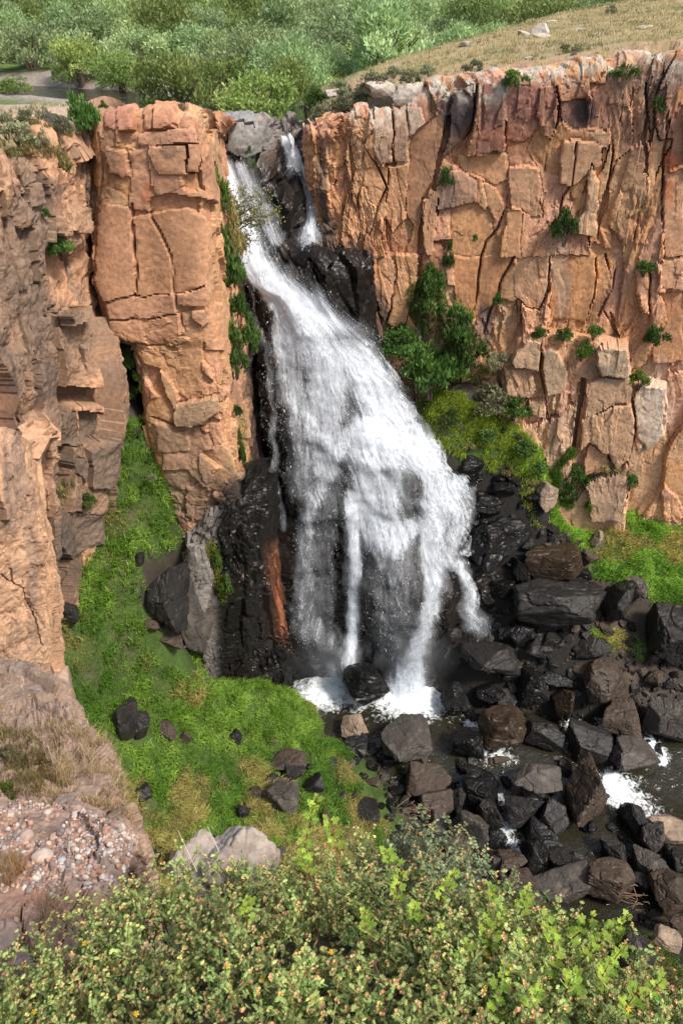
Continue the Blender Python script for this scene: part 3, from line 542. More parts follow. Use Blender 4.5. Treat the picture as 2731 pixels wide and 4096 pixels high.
def plateau_h(x, y):
    lo = -9.1 + .35 * fbm(np.stack([x * .05, y * .05, x * 0], -1), 2, 3) - sstep(120, 400, y) * 0
    lo = lo - 1.0 * sstep(5.5, 2.0, poly_dist(x, y, CREEK, False))
    mesa = -5.75 + .15 * fbm(np.stack([x * .3, y * .3, x * 0], -1), 3, 5)                       # flat top behind the left cliffs
    k = sstep(-2, -6, x) * sstep(44, 40.5, y); z = lo * (1 - k) + mesa * k
    hill = HH(np.clip(x, -8, 46), np.clip(y, 44, 120))
    # right of / nearer than the crest is hill, beyond it the ground drops to the valley
    sx = np.interp(y, [p[1] for p in crest2], [p[0] for p in crest2]); side = x - sx
    kk = sstep(-7, 0, side) * (y > 40); kk = np.where(y < 52.5, sstep(-3, 1.0, x), kk)
    return z * (1 - kk) + np.maximum(hill, z) * kk
def ground_h(x, y, detail=True):
    d = poly_dist(x, y, gorge); ins = in_poly(x, y, gorge); sd = np.where(ins, d, -d)
    k = sstep(-.15, .25, sd); P3 = np.stack([x, y, x * 0], -1)
    g = HF(np.clip(x, -22, 40), np.clip(y, 12, 50)); p = plateau_h(x, y)
    if detail: g = g + .32 * fbm(P3 * .35, 3, 9) + .22 * fbm(P3 * 1.1, 3, 8); p = p + .06 * fbm(P3 * 1.2, 3, 4) * sstep(300, 60, y)
    return p * (1 - k) + g * k
def axis(segs):
    r = [segs[0][0]]
    for a, b, st in segs: r += list(np.arange(a + st, b + 1e-6, st))
    return np.array(r)
GX = np.concatenate([[-4000, -1500, -600, -250, -120, -70, -45], np.arange(-32, 46, .25), [52, 60, 75, 100, 160, 300, 700, 1600, 4000]])
GY = np.concatenate([np.arange(8, 70, .25), np.arange(70, 120, 1.0), np.arange(120, 300, 6), [340, 420, 560, 800, 1300, 2500, 5000]])
gx, gy = np.meshgrid(GX, GY); gz = ground_h(gx, gy)
gP = np.stack([gx, gy, gz], -1); gpx, gpy = proj(gP)
n1 = fbm(gP * (.5, .5, .5), 4, 12); n2 = fbm(gP * (1.6, 1.6, 1.6), 3, 13); n3 = fbm(gP * (.12, .12, .12), 3, 14)
insd = in_poly(gx, gy, gorge)
green = np.array((.05, .085, .018)); c = np.zeros(gP.shape) + green
def S_(*p): return [(x / 2.2991, y / 2.2991) for x, y in p]
GL = S_((235, 960), (330, 960), (350, 1060), (410, 1150), (520, 1150), (520, 1240), (440, 1250), (330, 1285), (320, 1400), (430, 1490), (500, 1545), (600, 1515), (690, 1560), (770, 1610), (800, 1690), (930, 1790), (940, 1900), (870, 1960), (650, 2080), (300, 2120), (240, 1800), (100, 1660), (110, 1300), (225, 1230))
GR = S_((930, 940), (1000, 880), (1100, 930), (1250, 1000), (1255, 1090), (1360, 1150), (1600, 1170), (1600, 1440), (1440, 1340), (1370, 1330), (1300, 1230), (1225, 1200), (1180, 1110), (1060, 1050), (960, 1010)); GR2 = S_((1350, 1440), (1420, 1450), (1540, 1500), (1530, 1540), (1430, 1490), (1360, 1500))
GN = S_((1030, 1990), (1150, 2010), (1300, 2080), (1480, 2100), (1600, 2250), (1600, 2360), (1000, 2360), (950, 2100)); GW = S_((760, 1690), (900, 1690), (900, 1760), (800, 1770))
gw_x = gpx + 6 * fbm(gP * .8, 2, 31); gw_y = gpy + 6 * fbm(gP * .8, 2, 33); lush = np.zeros(gx.shape, bool)
for pl in (GL, GR, GR2, GN, GW): lush |= in_poly(gw_x, gw_y, pl)
c = c * (1 + .5 * n2[..., None]); c = np.where(lush[..., None], c, np.array((.05, .04, .032)) * (1 + .4 * n2[..., None]))
earth = np.array((.10, .07, .05)); k = sstep(.1, .5, n1)[..., None]; c = c * (1 - k * .6) + earth * k * .6
wetk = sstep(-40.2, -40.9, gz)[..., None]; c = c * (1 - wetk) + np.array((.02, .017, .014)) * wetk
blk = (sstep(400, 440, gpx) * sstep(590, 555, gpx - (gpy - 560) * .3) * sstep(455, 475, gpy))[..., None]; c = c * (1 - blk) + np.array((.018, .016, .014)) * blk
rocky = np.maximum(sstep(395, 430, gpx) * sstep(640, 680, gpy) * sstep(1000, 960, gpy), 0)[..., None] * sstep(-39.2, -40.2, gz)[..., None]; c = c * (1 - rocky) + np.array((.03, .025, .02)) * rocky
out = (~insd)[..., None]
mead = np.array((.10, .15, .04)) * (1 + .4 * n2[..., None]); straw = np.array((.33, .255, .13)); olive = np.array((.20, .18, .075)); bare = np.array((.40, .28, .19))
hillm = sstep(-2, 2, gx - np.interp(gy, [p[1] for p in crest2], [p[0] for p in crest2]))
hcol = straw + (olive - straw) * sstep(-.15, .3, n1 + .5 * n2)[..., None]; hcol = hcol + (bare - hcol) * (sstep(.15, .5, n2) * .7)[..., None]
nearrim = sstep(3.2, 1.4, poly_dist(gx, gy, gorge))[..., None] * sstep(-.3, .2, n2)[..., None]; hcol = hcol * (1 - nearrim * .7) + np.array((.42, .27, .18)) * nearrim * .7
mesac = np.array((.36, .27, .20)) * (1 + .2 * n2[..., None]); gk = sstep(-.05, .25, n1 + .4 * n2)[..., None]; mesac = mesac * (1 - gk * .6) + np.array((.26, .22, .10)) * gk * .6
mk = (sstep(0, -5, gx) * sstep(50, 46, gy))[..., None]; vall = mead
gravel = sstep(9, 5.5, poly_dist(gx, gy, CREEK, False) + 1.2 * n1)[..., None] * sstep(-11, -15, gx)[..., None]; vall = vall * (1 - gravel) + np.array((.26, .215, .18)) * (1 + .4 * n2[..., None]) * gravel
oc = vall * (1 - mk) + mesac * mk; oc = oc * (1 - hillm[..., None]) + hcol * hillm[..., None]
c = np.where(out, oc, c)
ii = np.arange(gx.size).reshape(gx.shape); q = np.stack([ii[:-1, :-1], ii[:-1, 1:], ii[1:, 1:], ii[1:, :-1]], -1).reshape(-1, 4)
wetv = (wetk[..., 0] * .7 * insd)
ground = link('ground', mesh('ground', gP.reshape(-1, 3), [q], M_ground, np.concatenate([c.clip(.005, .8), wetv[..., None]], -1).reshape(-1, 4), smooth=True)); tag(ground, kind='structure')
_ground_h = ground_h
def ground_h(x, y):                      # the sheet itself, read back
    x = np.asarray(x, float); y = np.asarray(y, float); i = np.clip(np.searchsorted(GX, x, 'right') - 1, 0, len(GX) - 2); j = np.clip(np.searchsorted(GY, y, 'right') - 1, 0, len(GY) - 2)
    fx = np.clip((x - GX[i]) / (GX[i + 1] - GX[i]), 0, 1); fy = np.clip((y - GY[j]) / (GY[j + 1] - GY[j]), 0, 1)
    return (gz[j, i] * (1 - fx) + gz[j, i + 1] * fx) * (1 - fy) + (gz[j + 1, i] * (1 - fx) + gz[j + 1, i + 1] * fx) * fy
def gh(x, y): return float(ground_h(x, y))

# ---------------------------------------------------------------- water
def water_mat(name, base, foamcol=(.75, .8, .82)):
    m, nt, ns, ln, b = nmat(name)
    at = N(ns, 'ShaderNodeAttribute', attribute_name='Col'); geo = N(ns, 'ShaderNodeNewGeometry')
    nz = N(ns, 'ShaderNodeTexNoise'); nz.inputs['Scale'].default_value = 3.2; nz.inputs['Detail'].default_value = 5; nz.inputs['Distortion'].default_value = 1.2; ln.new(geo.outputs['Position'], nz.inputs['Vector'])
    ad = N(ns, 'ShaderNodeMath', operation='ADD'); ln.new(at.outputs['Fac'], ad.inputs[0]); ln.new(nz.outputs['Fac'], ad.inputs[1])
    rp_ = N(ns, 'ShaderNodeMapRange'); rp_.inputs[1].default_value = .82; rp_.inputs[2].default_value = 1.12; ln.new(ad.outputs[0], rp_.inputs[0])
    mx = N(ns, 'ShaderNodeMix', data_type='RGBA'); mx.inputs[6].default_value = (*base, 1); mx.inputs[7].default_value = (*foamcol, 1); ln.new(rp_.outputs[0], mx.inputs[0]); ln.new(mx.outputs[2], b.inputs['Base Color'])
    r2 = N(ns, 'ShaderNodeMapRange'); r2.inputs[3].default_value = .08; r2.inputs[4].default_value = .7; ln.new(rp_.outputs[0], r2.inputs[0]); ln.new(r2.outputs[0], b.inputs['Roughness'])
    bp = N(ns, 'ShaderNodeBump'); bp.inputs['Strength'].default_value = .5; bp.inputs['Distance'].default_value = .12; ln.new(nz.outputs['Fac'], bp.inputs['Height']); ln.new(bp.outputs[0], b.inputs['Normal'])
    return m
M_creek = water_mat('creek_water', (.022, .020, .012)); M_up = water_mat('upstream_water', (.03, .028, .02))
# plunge pool and rapids between the boulders: the surface steps down to the right
def pool_z(x, y): return -40.05 - .9 * sstep(33.5, 28, y) - .35 * sstep(27, 22, y) + .04 * fbm(np.stack([x * 1.5, y * 1.5, x * 0], -1), 3, 21)
wx_, wy_ = np.meshgrid(np.arange(-5, 34, .15), np.arange(17, 39.5, .15)); wz_ = pool_z(wx_, wy_); wP = np.stack([wx_, wy_, wz_], -1); fx_, fy_ = proj(wP)
foam = np.zeros(wx_.shape)
for (x, y, rx, ry, a) in [(325, 692, 30, 18, .64), (355, 700, 20, 12, .5), (412, 698, 40, 22, .66), (425, 668, 34, 22, .66), (332, 678, 22, 12, .6), (530, 665, 16, 14, .5), (475, 738, 14, 10, .42), (490, 748, 22, 8, .42), (575, 740, 12, 7, .42), (600, 735, 10, 14, .42), (617, 790, 18, 16, .62), (640, 810, 26, 8, .45), (508, 842, 12, 6, .5), (519, 852, 8, 6, .5), (560, 855, 8, 4, .42), (660, 752, 8, 6, .5), (655, 740, 6, 10, .4), (500, 800, 8, 14, .36), (395, 665, 16, 10, .55), (560, 770, 10, 4, .35), (470, 730, 10, 16, .5), (484, 745, 18, 10, .5), (498, 758, 18, 7, .45), (523, 655, 12, 12, .6), (545, 690, 9, 10, .5), (572, 726, 10, 9, .5), (590, 745, 10, 8, .5), (604, 728, 9, 14, .5), (650, 745, 8, 12, .5), (662, 760, 8, 6, .55), (610, 780, 12, 12, .6), (628, 800, 24, 10, .5), (640, 815, 14, 5, .5), (506, 828, 10, 10, .5), (545, 850, 8, 5, .45), (530, 800, 8, 8, .45)]:
    foam = np.maximum(foam, a * 1.2 * np.exp(-((fx_ - x) / rx / 1.25) ** 2 - ((fy_ - y) / ry / 1.25) ** 2))
wz_ = wz_ + foam * .25 * (fbm(wP * 3, 2, 3) + .3); ii = np.arange(wx_.size).reshape(wx_.shape); q = np.stack([ii[:-1, :-1], ii[:-1, 1:], ii[1:, 1:], ii[1:, :-1]], -1).reshape(-1, 4)
wet_q = (ground_h(wx_, wy_) < wz_ + .3).ravel()[q].any(1)
creek = link('creek_water', mesh('creek_water', np.stack([wx_, wy_, wz_], -1).reshape(-1, 3), [q[wet_q]], M_creek, np.repeat(foam.reshape(-1, 1), 3, 1), smooth=True)); tag(creek, kind='structure')
# the creek above the falls
cl = np.array(CREEK + [(-4.2, 50)], float); tt = np.linspace(0, len(cl) - 1, 60); cxp = np.interp(tt, range(len(cl)), cl[:, 0]); cyp = np.interp(tt, range(len(cl)), cl[:, 1]); tx_ = np.gradient(cxp); ty_ = np.gradient(cyp); L_ = np.hypot(tx_, ty_)
V = []
for j in np.linspace(-2.5, 2.5, 9): V.append(np.stack([cxp - ty_ / L_ * j, cyp + tx_ / L_ * j, cxp * 0 - 9.62], -1))
V = np.stack(V, 1); ii = np.arange(V.shape[0] * 9).reshape(-1, 9); q = np.stack([ii[:-1, :-1], ii[:-1, 1:], ii[1:, 1:], ii[1:, :-1]], -1).reshape(-1, 4)
upx, upy = proj(V); uf = .3 * np.exp(-((upx - 122) / 12) ** 2 - ((upy - 98) / 5) ** 2)
tag(link('creek_water', mesh('creek_water', V.reshape(-1, 3), [q], M_up, np.repeat(uf.reshape(-1, 1), 3, 1), smooth=True)), kind='structure')

# ---------------------------------------------------------------- the waterfall
def fall_mat(name, soft, grain=.5, mist=False):
    m, nt, ns, ln, b = nmat(name); out = ns['Material Output']
    fl = N(ns, 'ShaderNodeAttribute', attribute_name='flow'); at = N(ns, 'ShaderNodeAttribute', attribute_name='Col')
    mp = N(ns, 'ShaderNodeMapping'); mp.inputs['Scale'].default_value = (7.5, .38, 0); ln.new(fl.outputs['Vector'], mp.inputs[0])
    nz = N(ns, 'ShaderNodeTexNoise'); nz.inputs['Scale'].default_value = 1.0; nz.inputs['Detail'].default_value = 6; nz.inputs['Roughness'].default_value = .68; nz.inputs['Distortion'].default_value = .6; ln.new(mp.outputs[0], nz.inputs['Vector'])
    mp2 = N(ns, 'ShaderNodeMapping'); mp2.inputs['Scale'].default_value = (0, 1.7, 4.6); ln.new(fl.outputs['Vector'], mp2.inputs[0])
    nz2 = N(ns, 'ShaderNodeTexNoise'); nz2.inputs['Scale'].default_value = 1.6; nz2.inputs['Detail'].default_value = 5; nz2.inputs['Roughness'].default_value = .8; nz2.inputs['Distortion'].default_value = .3; ln.new(mp2.outputs[0], nz2.inputs['Vector'])
    mixn = N(ns, 'ShaderNodeMix', data_type='FLOAT'); mixn.inputs[0].default_value = grain; ln.new(nz.outputs['Fac'], mixn.inputs[2]); ln.new(nz2.outputs['Fac'], mixn.inputs[3])
    ad = N(ns, 'ShaderNodeMath', operation='ADD'); ln.new(mixn.outputs[0], ad.inputs[0]); ln.new(at.outputs['Fac'], ad.inputs[1])
    r = N(ns, 'ShaderNodeMapRange'); r.inputs[1].default_value = .98 - soft; r.inputs[2].default_value = .98 + soft; ln.new(ad.outputs[0], r.inputs[0])
    cap = N(ns, 'ShaderNodeMath', operation='MULTIPLY'); cap.inputs[1].default_value = .42 if mist else .95; ln.new(r.outputs[0], cap.inputs[0])
    b.inputs['Base Color'].default_value = (.86, .91, .98, 1); b.inputs['Roughness'].default_value = .6; b.inputs['Specular IOR Level'].default_value = .2
    tl = N(ns, 'ShaderNodeBsdfTranslucent'); tl.inputs[0].default_value = (.88, .92, .97, 1); ms = N(ns, 'ShaderNodeMixShader'); ms.inputs[0].default_value = .35; ln.new(b.outputs[0], ms.inputs[1]); ln.new(tl.outputs[0], ms.inputs[2])
    tp = N(ns, 'ShaderNodeBsdfTransparent'); m2 = N(ns, 'ShaderNodeMixShader'); ln.new(cap.outputs[0], m2.inputs[0]); ln.new(tp.outputs[0], m2.inputs[1]); ln.new(ms.outputs[0], m2.inputs[2]); ln.new(m2.outputs[0], out.inputs['Surface'])
    if not mist: bp = N(ns, 'ShaderNodeBump'); bp.inputs['Strength'].default_value = .6; bp.inputs['Distance'].default_value = .2; ln.new(mixn.outputs[0], bp.inputs['Height']); ln.new(bp.outputs[0], b.inputs['Normal'])
    return m
M_fall = fall_mat('falling_water', .11, .36); M_veil = fall_mat('water_veil', .34, .25, True); M_froth = fall_mat('water_froth', .09, .55)
# how much water passes where: streams as lines across the face (place on the face, half width, amount)
def WP(*q): return [(200 + x * .2552, 120 + y * .2551) for x, y in q]
STREAMS = [(WP((80, 165), (125, 320), (180, 470), (225, 580), (290, 640)), [13, 16, 16, 14, 15], [.80, .78, .74, .72, .72]), (WP((160, 190), (235, 350), (290, 480)), [8, 9, 7], [.52, .46, .46]),
 (WP((225, 590), (330, 680), (420, 760), (470, 880), (520, 1000)), [11, 20, 28, 34, 34], [.72, .68, .60, .56, .52]), (WP((440, 720), (560, 880), (650, 1030), (720, 1180)), [14, 24, 26, 26], [.54, .55, .56, .56]), (WP((340, 760), (360, 950), (390, 1100), (430, 1300), (430, 1450)), [13, 16, 18, 18, 16], [.58, .52, .50, .46, .42]), (WP((500, 980), (490, 1150), (500, 1350)), [30, 34, 28], [.54, .51, .48]),
 (WP((570, 1250), (660, 1215), (760, 1260), (860, 1360), (950, 1450)), [14, 20, 22, 22, 22], [.56, .62, .60, .60, .54]), (WP((660, 1240), (680, 1400), (700, 1560)), [34, 36, 34], [.56, .50, .52]), (WP((560, 1270), (500, 1400), (440, 1500), (425, 1700), (410, 1950)), [12, 12, 10, 12, 14], [.56, .46, .45, .41, .41]), (WP((520, 1450), (490, 1700), (480, 1950)), [14, 14, 14], [.35, .31, .33]),
 (WP((600, 1480), (612, 1700), (605, 1900), (595, 2110)), [13, 9, 8, 9], [.54, .58, .58, .58]), (WP((700, 1600), (760, 1630), (830, 1600)), [24, 24, 14], [.54, .52, .5]), (WP((740, 1650), (750, 1850), (760, 2060)), [28, 28, 28], [.43, .37, .33]), (WP((900, 1400), (905, 1600), (905, 1780), (880, 1930), (840, 2080), (800, 2260)), [22, 20, 14, 13, 16, 26], [.56, .50, .52, .54, .60, .68]),
 (WP((960, 1450), (985, 1580), (960, 1720), (1000, 1760)), [16, 14, 10, 7], [.56, .52, .50, .48]), (WP((1000, 1740), (1040, 1850), (1050, 1960), (1100, 1980)), [7, 7, 12, 14], [.52, .56, .48, .40]), (WP((420, 1960), (500, 2020)), [14, 16], [.42, .38]), (WP((570, 2080), (520, 2200), (440, 2260)), [12, 16, 18], [.46, .46, .44]),
 (WP((1140, 1580), (1060, 1640), (1020, 1700)), [3, 3, 5], [.52, .52, .5]), (WP((205, 640), (230, 780), (290, 880), (295, 1150), (305, 1400), (330, 1600)), [2.5, 2.5, 3, 3, 4, 4], [.44, .42, .42, .42, .40, .38]), (WP((268, 75), (290, 140), (325, 200)), [3.5, 5, 9], [.76, .70, .66]), (WP((360, 215), (395, 260), (415, 330), (420, 400), (420, 485)), [6, 7, 9, 11, 12], [.66, .68, .58, .54, .64])]
def amount(px, py):
    A = np.zeros(px.shape)
    for pts, wd, am in STREAMS:
        for i in range(len(pts) - 1):
            x0, y0 = pts[i]; x1, y1 = pts[i + 1]; L = (x1 - x0) ** 2 + (y1 - y0) ** 2
            t = np.clip(((px - x0) * (x1 - x0) + (py - y0) * (y1 - y0)) / L, 0, 1); d = np.hypot(px - x0 - t * (x1 - x0), py - y0 - t * (y1 - y0))
            w_ = wd[i] + (wd[i + 1] - wd[i]) * t; a_ = am[i] + (am[i + 1] - am[i]) * t
            A = np.maximum(A, a_ * (1 - .5 * sstep(.3, 1.1, d / w_)) * sstep(1.7, .8, d / w_))
    return A
root = thing('waterfall', 'white waterfall fanning down black rock into the gorge pool', 'waterfall')
fP, fN, fS, fT = grid_patch(ACTRL, .12)
fpx, fpy = proj(fP)
bulge = sstep(.25, .8, np.exp(-((fpx - 393) / 38) ** 2 - ((fpy - 590) / 62) ** 2)) * 1.5
# flow lines run between the two edges of the fall and fan out with them
Lx = np.interp(fpy, [130, 150, 190, 225, 255, 275, 300, 350, 430, 520, 620, 700], [212, 215, 225, 238, 248, 262, 276, 283, 284, 283, 288, 295]); Rx = np.interp(fpy, [130, 150, 190, 225, 260, 280, 300, 350, 430, 520, 620, 700], [242, 244, 258, 270, 284, 300, 320, 362, 408, 458, 490, 498])
mppf = np.linalg.norm(fP, axis=2) / FPX; uu = (fpx - Lx) / (Rx - Lx); uu = np.where((fpy < 250) & (fpx > Rx + 3), (fpx - 265) / 30 + 3, uu)
flow = np.stack([uu * 3.2 + .12 * fbm(fP * .5, 2, 6), fT, fS], -1)
Da = ((XA - PA) * NA).sum(-1); Da = blur2(Da, 8); ia = np.clip((np.linspace(0, Da.shape[0] - 1, fP.shape[0])).round().astype(int), 0, None); ja = np.linspace(0, Da.shape[1] - 1, fP.shape[1]).round().astype(int); bulge = np.maximum(Da[np.ix_(ia, ja)], -.2)
for li, (off, matl, dens, seed) in enumerate([(.2, M_fall, -.02, 5), (.45, M_veil, .0, 9), (.7, M_froth, -.09, 13)]):
    am = amount(fpx + fbm(fP * .8, 2, seed) * 5, fpy + fbm(fP * .8 + 9, 2, seed + 2) * 5)
    D = off + bulge + .28 * fbm(np.stack([flow[..., 0] * .9, flow[..., 1] * .35, fS * 0], -1), 4, seed) + .10 * fbm(fP * 2.2, 3, seed + 1) + .4 * am
    A = np.where(am > .02, am + dens, -1.0)
    X = fP + fN * D[..., None]; ii = np.arange(A.size).reshape(A.shape); q = np.stack([ii[:-1, :-1], ii[:-1, 1:], ii[1:, 1:], ii[1:, :-1]], -1).reshape(-1, 4)
    keep = (A.ravel()[q] > .05).any(1) & (fpy.ravel()[q[:, 0]] > 134)
    link('water_sheet', mesh('water_sheet', X.reshape(-1, 3), [q[keep]], matl, np.repeat(A.reshape(-1, 1), 3, 1), smooth=True, uv=flow.reshape(-1, 3) + li * 7.7), root)
# flying drops and threads of water, elongated along the fall
rng = np.random.default_rng(3)
def pick(n, lo, hi, power=1.4):
    am = amount(fpx, fpy); pr = np.where((am > lo), (am + .03) ** power, 0) * mppf ** 0; pr[(fpy < 150)] *= .3
    pr = pr.ravel() / pr.sum(); return rng.choice(pr.size, n, p=pr)
nd = 20000; pk = pick(nd, .14, 1, 1.3); jit = rng.normal(0, .10, (nd, 3)); base = (fP.reshape(-1, 3) + fN.reshape(-1, 3) * (bulge.reshape(-1, 1)))[pk] + jit
base += fN.reshape(-1, 3)[pk] * (.3 + rng.gamma(2.0, .22, nd))[:, None]
clump = fbm(base * (1.6, 1.6, .9), 3, 77) + .25 * fbm(base * 5, 2, 78); ok = clump > -.05 + .5 * rng.random(nd) ** 2 - .2; base = base[ok]; pk = pk[ok]; nd = len(base)
gT = np.gradient(fP, axis=0).reshape(-1, 3)[pk]; gT /= np.linalg.norm(gT, axis=1, keepdims=True); gT = gT * .5 + np.array((0, -.12, -.8)); gT /= np.linalg.norm(gT, axis=1, keepdims=True)
sz = .006 + rng.gamma(1.2, .004, nd); ln_ = sz * (1.2 + 3.5 * rng.random(nd) ** 2)
s1 = np.cross(gT, rng.normal(0, 1, (nd, 3))); s1 /= np.linalg.norm(s1, axis=1, keepdims=True); s2 = np.cross(gT, s1)
tip = base - gT * ln_[:, None]; tail = base + gT * ln_[:, None]; e = [base + (s1 * math.cos(a) + s2 * math.sin(a)) * sz[:, None] for a in (0, 2.1, 4.2)]
V = np.stack([tip, tail] + e, 1).reshape(-1, 3); b0 = np.arange(nd) * 5
Fd = np.concatenate([np.stack([b0 + i, b0 + j, b0 + k2], 1) for i, j, k2 in ((0, 2, 3), (0, 3, 4), (0, 4, 2), (1, 3, 2), (1, 4, 3), (1, 2, 4))])
m, nt, ns, lnk, b = nmat('water_drops'); b.inputs['Base Color'].default_value = (.86, .89, .93, 1); b.inputs['Roughness'].default_value = .5
# drifting spray at the foot
mm, nt, ns, lk2, b = nmat('spray_mist'); ns.remove(b); vo = N(ns, 'ShaderNodeVolumePrincipled'); vo.inputs['Color'].default_value = (.9, .94, 1, 1); vo.inputs['Anisotropy'].default_value = .2; tcn = N(ns, 'ShaderNodeTexCoord'); gr = N(ns, 'ShaderNodeTexGradient', gradient_type='QUADRATIC_SPHERE')
lk2.new(tcn.outputs['Object'], gr.inputs[0]); nzm = N(ns, 'ShaderNodeTexNoise'); nzm.inputs['Scale'].default_value = 1.6; nzm.inputs['Detail'].default_value = 2; lk2.new(tcn.outputs['Object'], nzm.inputs['Vector']); mu = N(ns, 'ShaderNodeMath', operation='MULTIPLY'); lk2.new(gr.outputs['Fac'], mu.inputs[0]); lk2.new(nzm.outputs['Fac'], mu.inputs[1]); m3 = N(ns, 'ShaderNodeMath', operation='MULTIPLY'); m3.inputs[1].default_value = .55; lk2.new(mu.outputs[0], m3.inputs[0]); lk2.new(m3.outputs[0], vo.inputs['Density']); lk2.new(vo.outputs[0], ns['Material Output'].inputs['Volume'])
import bmesh
bmm = bmesh.new(); bmesh.ops.create_icosphere(bmm, subdivisions=3, radius=1.0); mist_me = bpy.data.meshes.new('mist'); bmm.to_mesh(mist_me); bmm.free(); mist_me.materials.append(mm)
for (x, y, Y, sx, sy, sz2) in ((328, 660, 36.0, 3.0, 1.6, 2.4), (418, 655, 35.2, 3.0, 1.6, 3.0)):
    mo = link('mist', mist_me, None, un(x, y, Y), None, (sx, sy, sz2)); tag(mo, 'pale spray drifting at the left foot of the falls' if x < 400 else 'pale spray drifting at the right foot of the falls', 'mist', kind='stuff')
tag(link('spray_drops', mesh('spray_drops', V, [Fd], m, smooth=True), root), kind='stuff')
# ---------------------------------------------------------------- boulders
import bmesh
def ico(n):
    bm = bmesh.new(); bmesh.ops.create_icosphere(bm, subdivisions=n, radius=1); bm.verts.ensure_lookup_table()
    V = np.array([v.co[:] for v in bm.verts]); Fc = np.array([[v.index for v in f.verts] for f in bm.faces]); bm.free(); return V, Fc
ICO = {n: ico(n) for n in (2, 3, 4, 5)}
TONES = {'black': ((.007, .0068, .0068), .75), 'dark': ((.019, .0172, .016), .45), 'grey': ((.060, .052, .045), .2), 'brown': ((.056, .040, .029), .3), 'tan': ((.24, .175, .125), 0), 'pale': ((.42, .36, .30), 0), 'wetbrown': ((.034, .022, .013), .65)}
def rock_mesh(seed, tone, sub=4, sharp=22.0, nplanes=9, size=1.0, mat=None, rough=.035):
    """an angular block: the space inside a set of tilted planes, edges worn, faces uneven"""
    r = np.random.default_rng(seed); V, Fc = ICO[sub]
    n = np.array([(1, 0, 0), (-1, 0, 0), (0, 1, 0), (0, -1, 0), (0, 0, 1), (0, 0, -1)], float) + r.normal(0, .34, (6, 3)); n = np.r_[n, r.normal(0, 1, (nplanes, 3))]; n /= np.linalg.norm(n, axis=1, keepdims=True)
    d = np.r_[r.uniform(.55, 1.0, 6), r.uniform(.62, 1.1, nplanes)]
    dot = np.maximum(V @ n.T, 1e-3) / d; rad = 1 / ((dot ** sharp).sum(1) ** (1 / sharp))
    P = V * rad[:, None]; P = P * (1 + rough * fbm(P * 2.2 + seed, 4, seed % 91)[:, None] + rough * .8 * (np.round(fbm(P * (1.2, 1.2, 2.6) + 5, 2, seed % 53) * 3) / 3)[:, None])
    P = P * (1 + .05 * fbm(P * 3.1 + seed, 4, seed % 19, .6)[:, None]); cr = noise(P * 1.5 + seed * .37, seed % 71); P = P * (1 - .10 * np.exp(-(cr / .06) ** 2) - .05 * np.exp(-(noise(P * 2.6 - seed, seed % 67) / .07) ** 2))[:, None] * (1 + .02 * fbm(P * 7, 3, seed % 11)[:, None])
    P /= np.abs(P).max(0)
    base, wt = TONES[tone]; c = np.array(base) * (1 + .45 * fbm(P * 1.6 + 3, 3, seed % 37)[:, None]); lk = sstep(.1, .5, fbm(P * 2.5, 3, seed % 29))[:, None] * (.3 if wt < .3 else .05)
    c = c * (1 - lk) + np.array((.20, .16, .125)) * lk
    return mesh('boulder', P * size, [Fc], mat or M_bould, np.c_[c.clip(.005, .7), np.clip(wt + .3 * fbm(P * 1.5, 2, 8), 0, 1)], smooth=False)
def surf(px, py):
    """where the line of sight meets ground or pool"""
    Ys = np.arange(13, 52, .05); a = (px - 341.) / FPX; b = (512. - py) / FPX; ry = CP + b * SP; rz = -SP + b * CP
    t = Ys / ry; x = a * t; z = rz * t; g = np.maximum(ground_h(x, Ys), np.where(x > -6, pool_z(x, Ys), -99)); k = np.argmax(z < g)
    return np.array((x[k], Ys[k], z[k]))
def R6(x, y): return 341.1 + x * K, 511.4 + y * K
def R8(x, y): return 341.1 + x * K, 767.1 + y * K
def R5p(x, y): return x * K, 511.4 + y * K
def R7p(x, y): return x * K, 767.1 + y * K
def R4p(x, y): return 341.1 + x * K, 255.7 + y * K
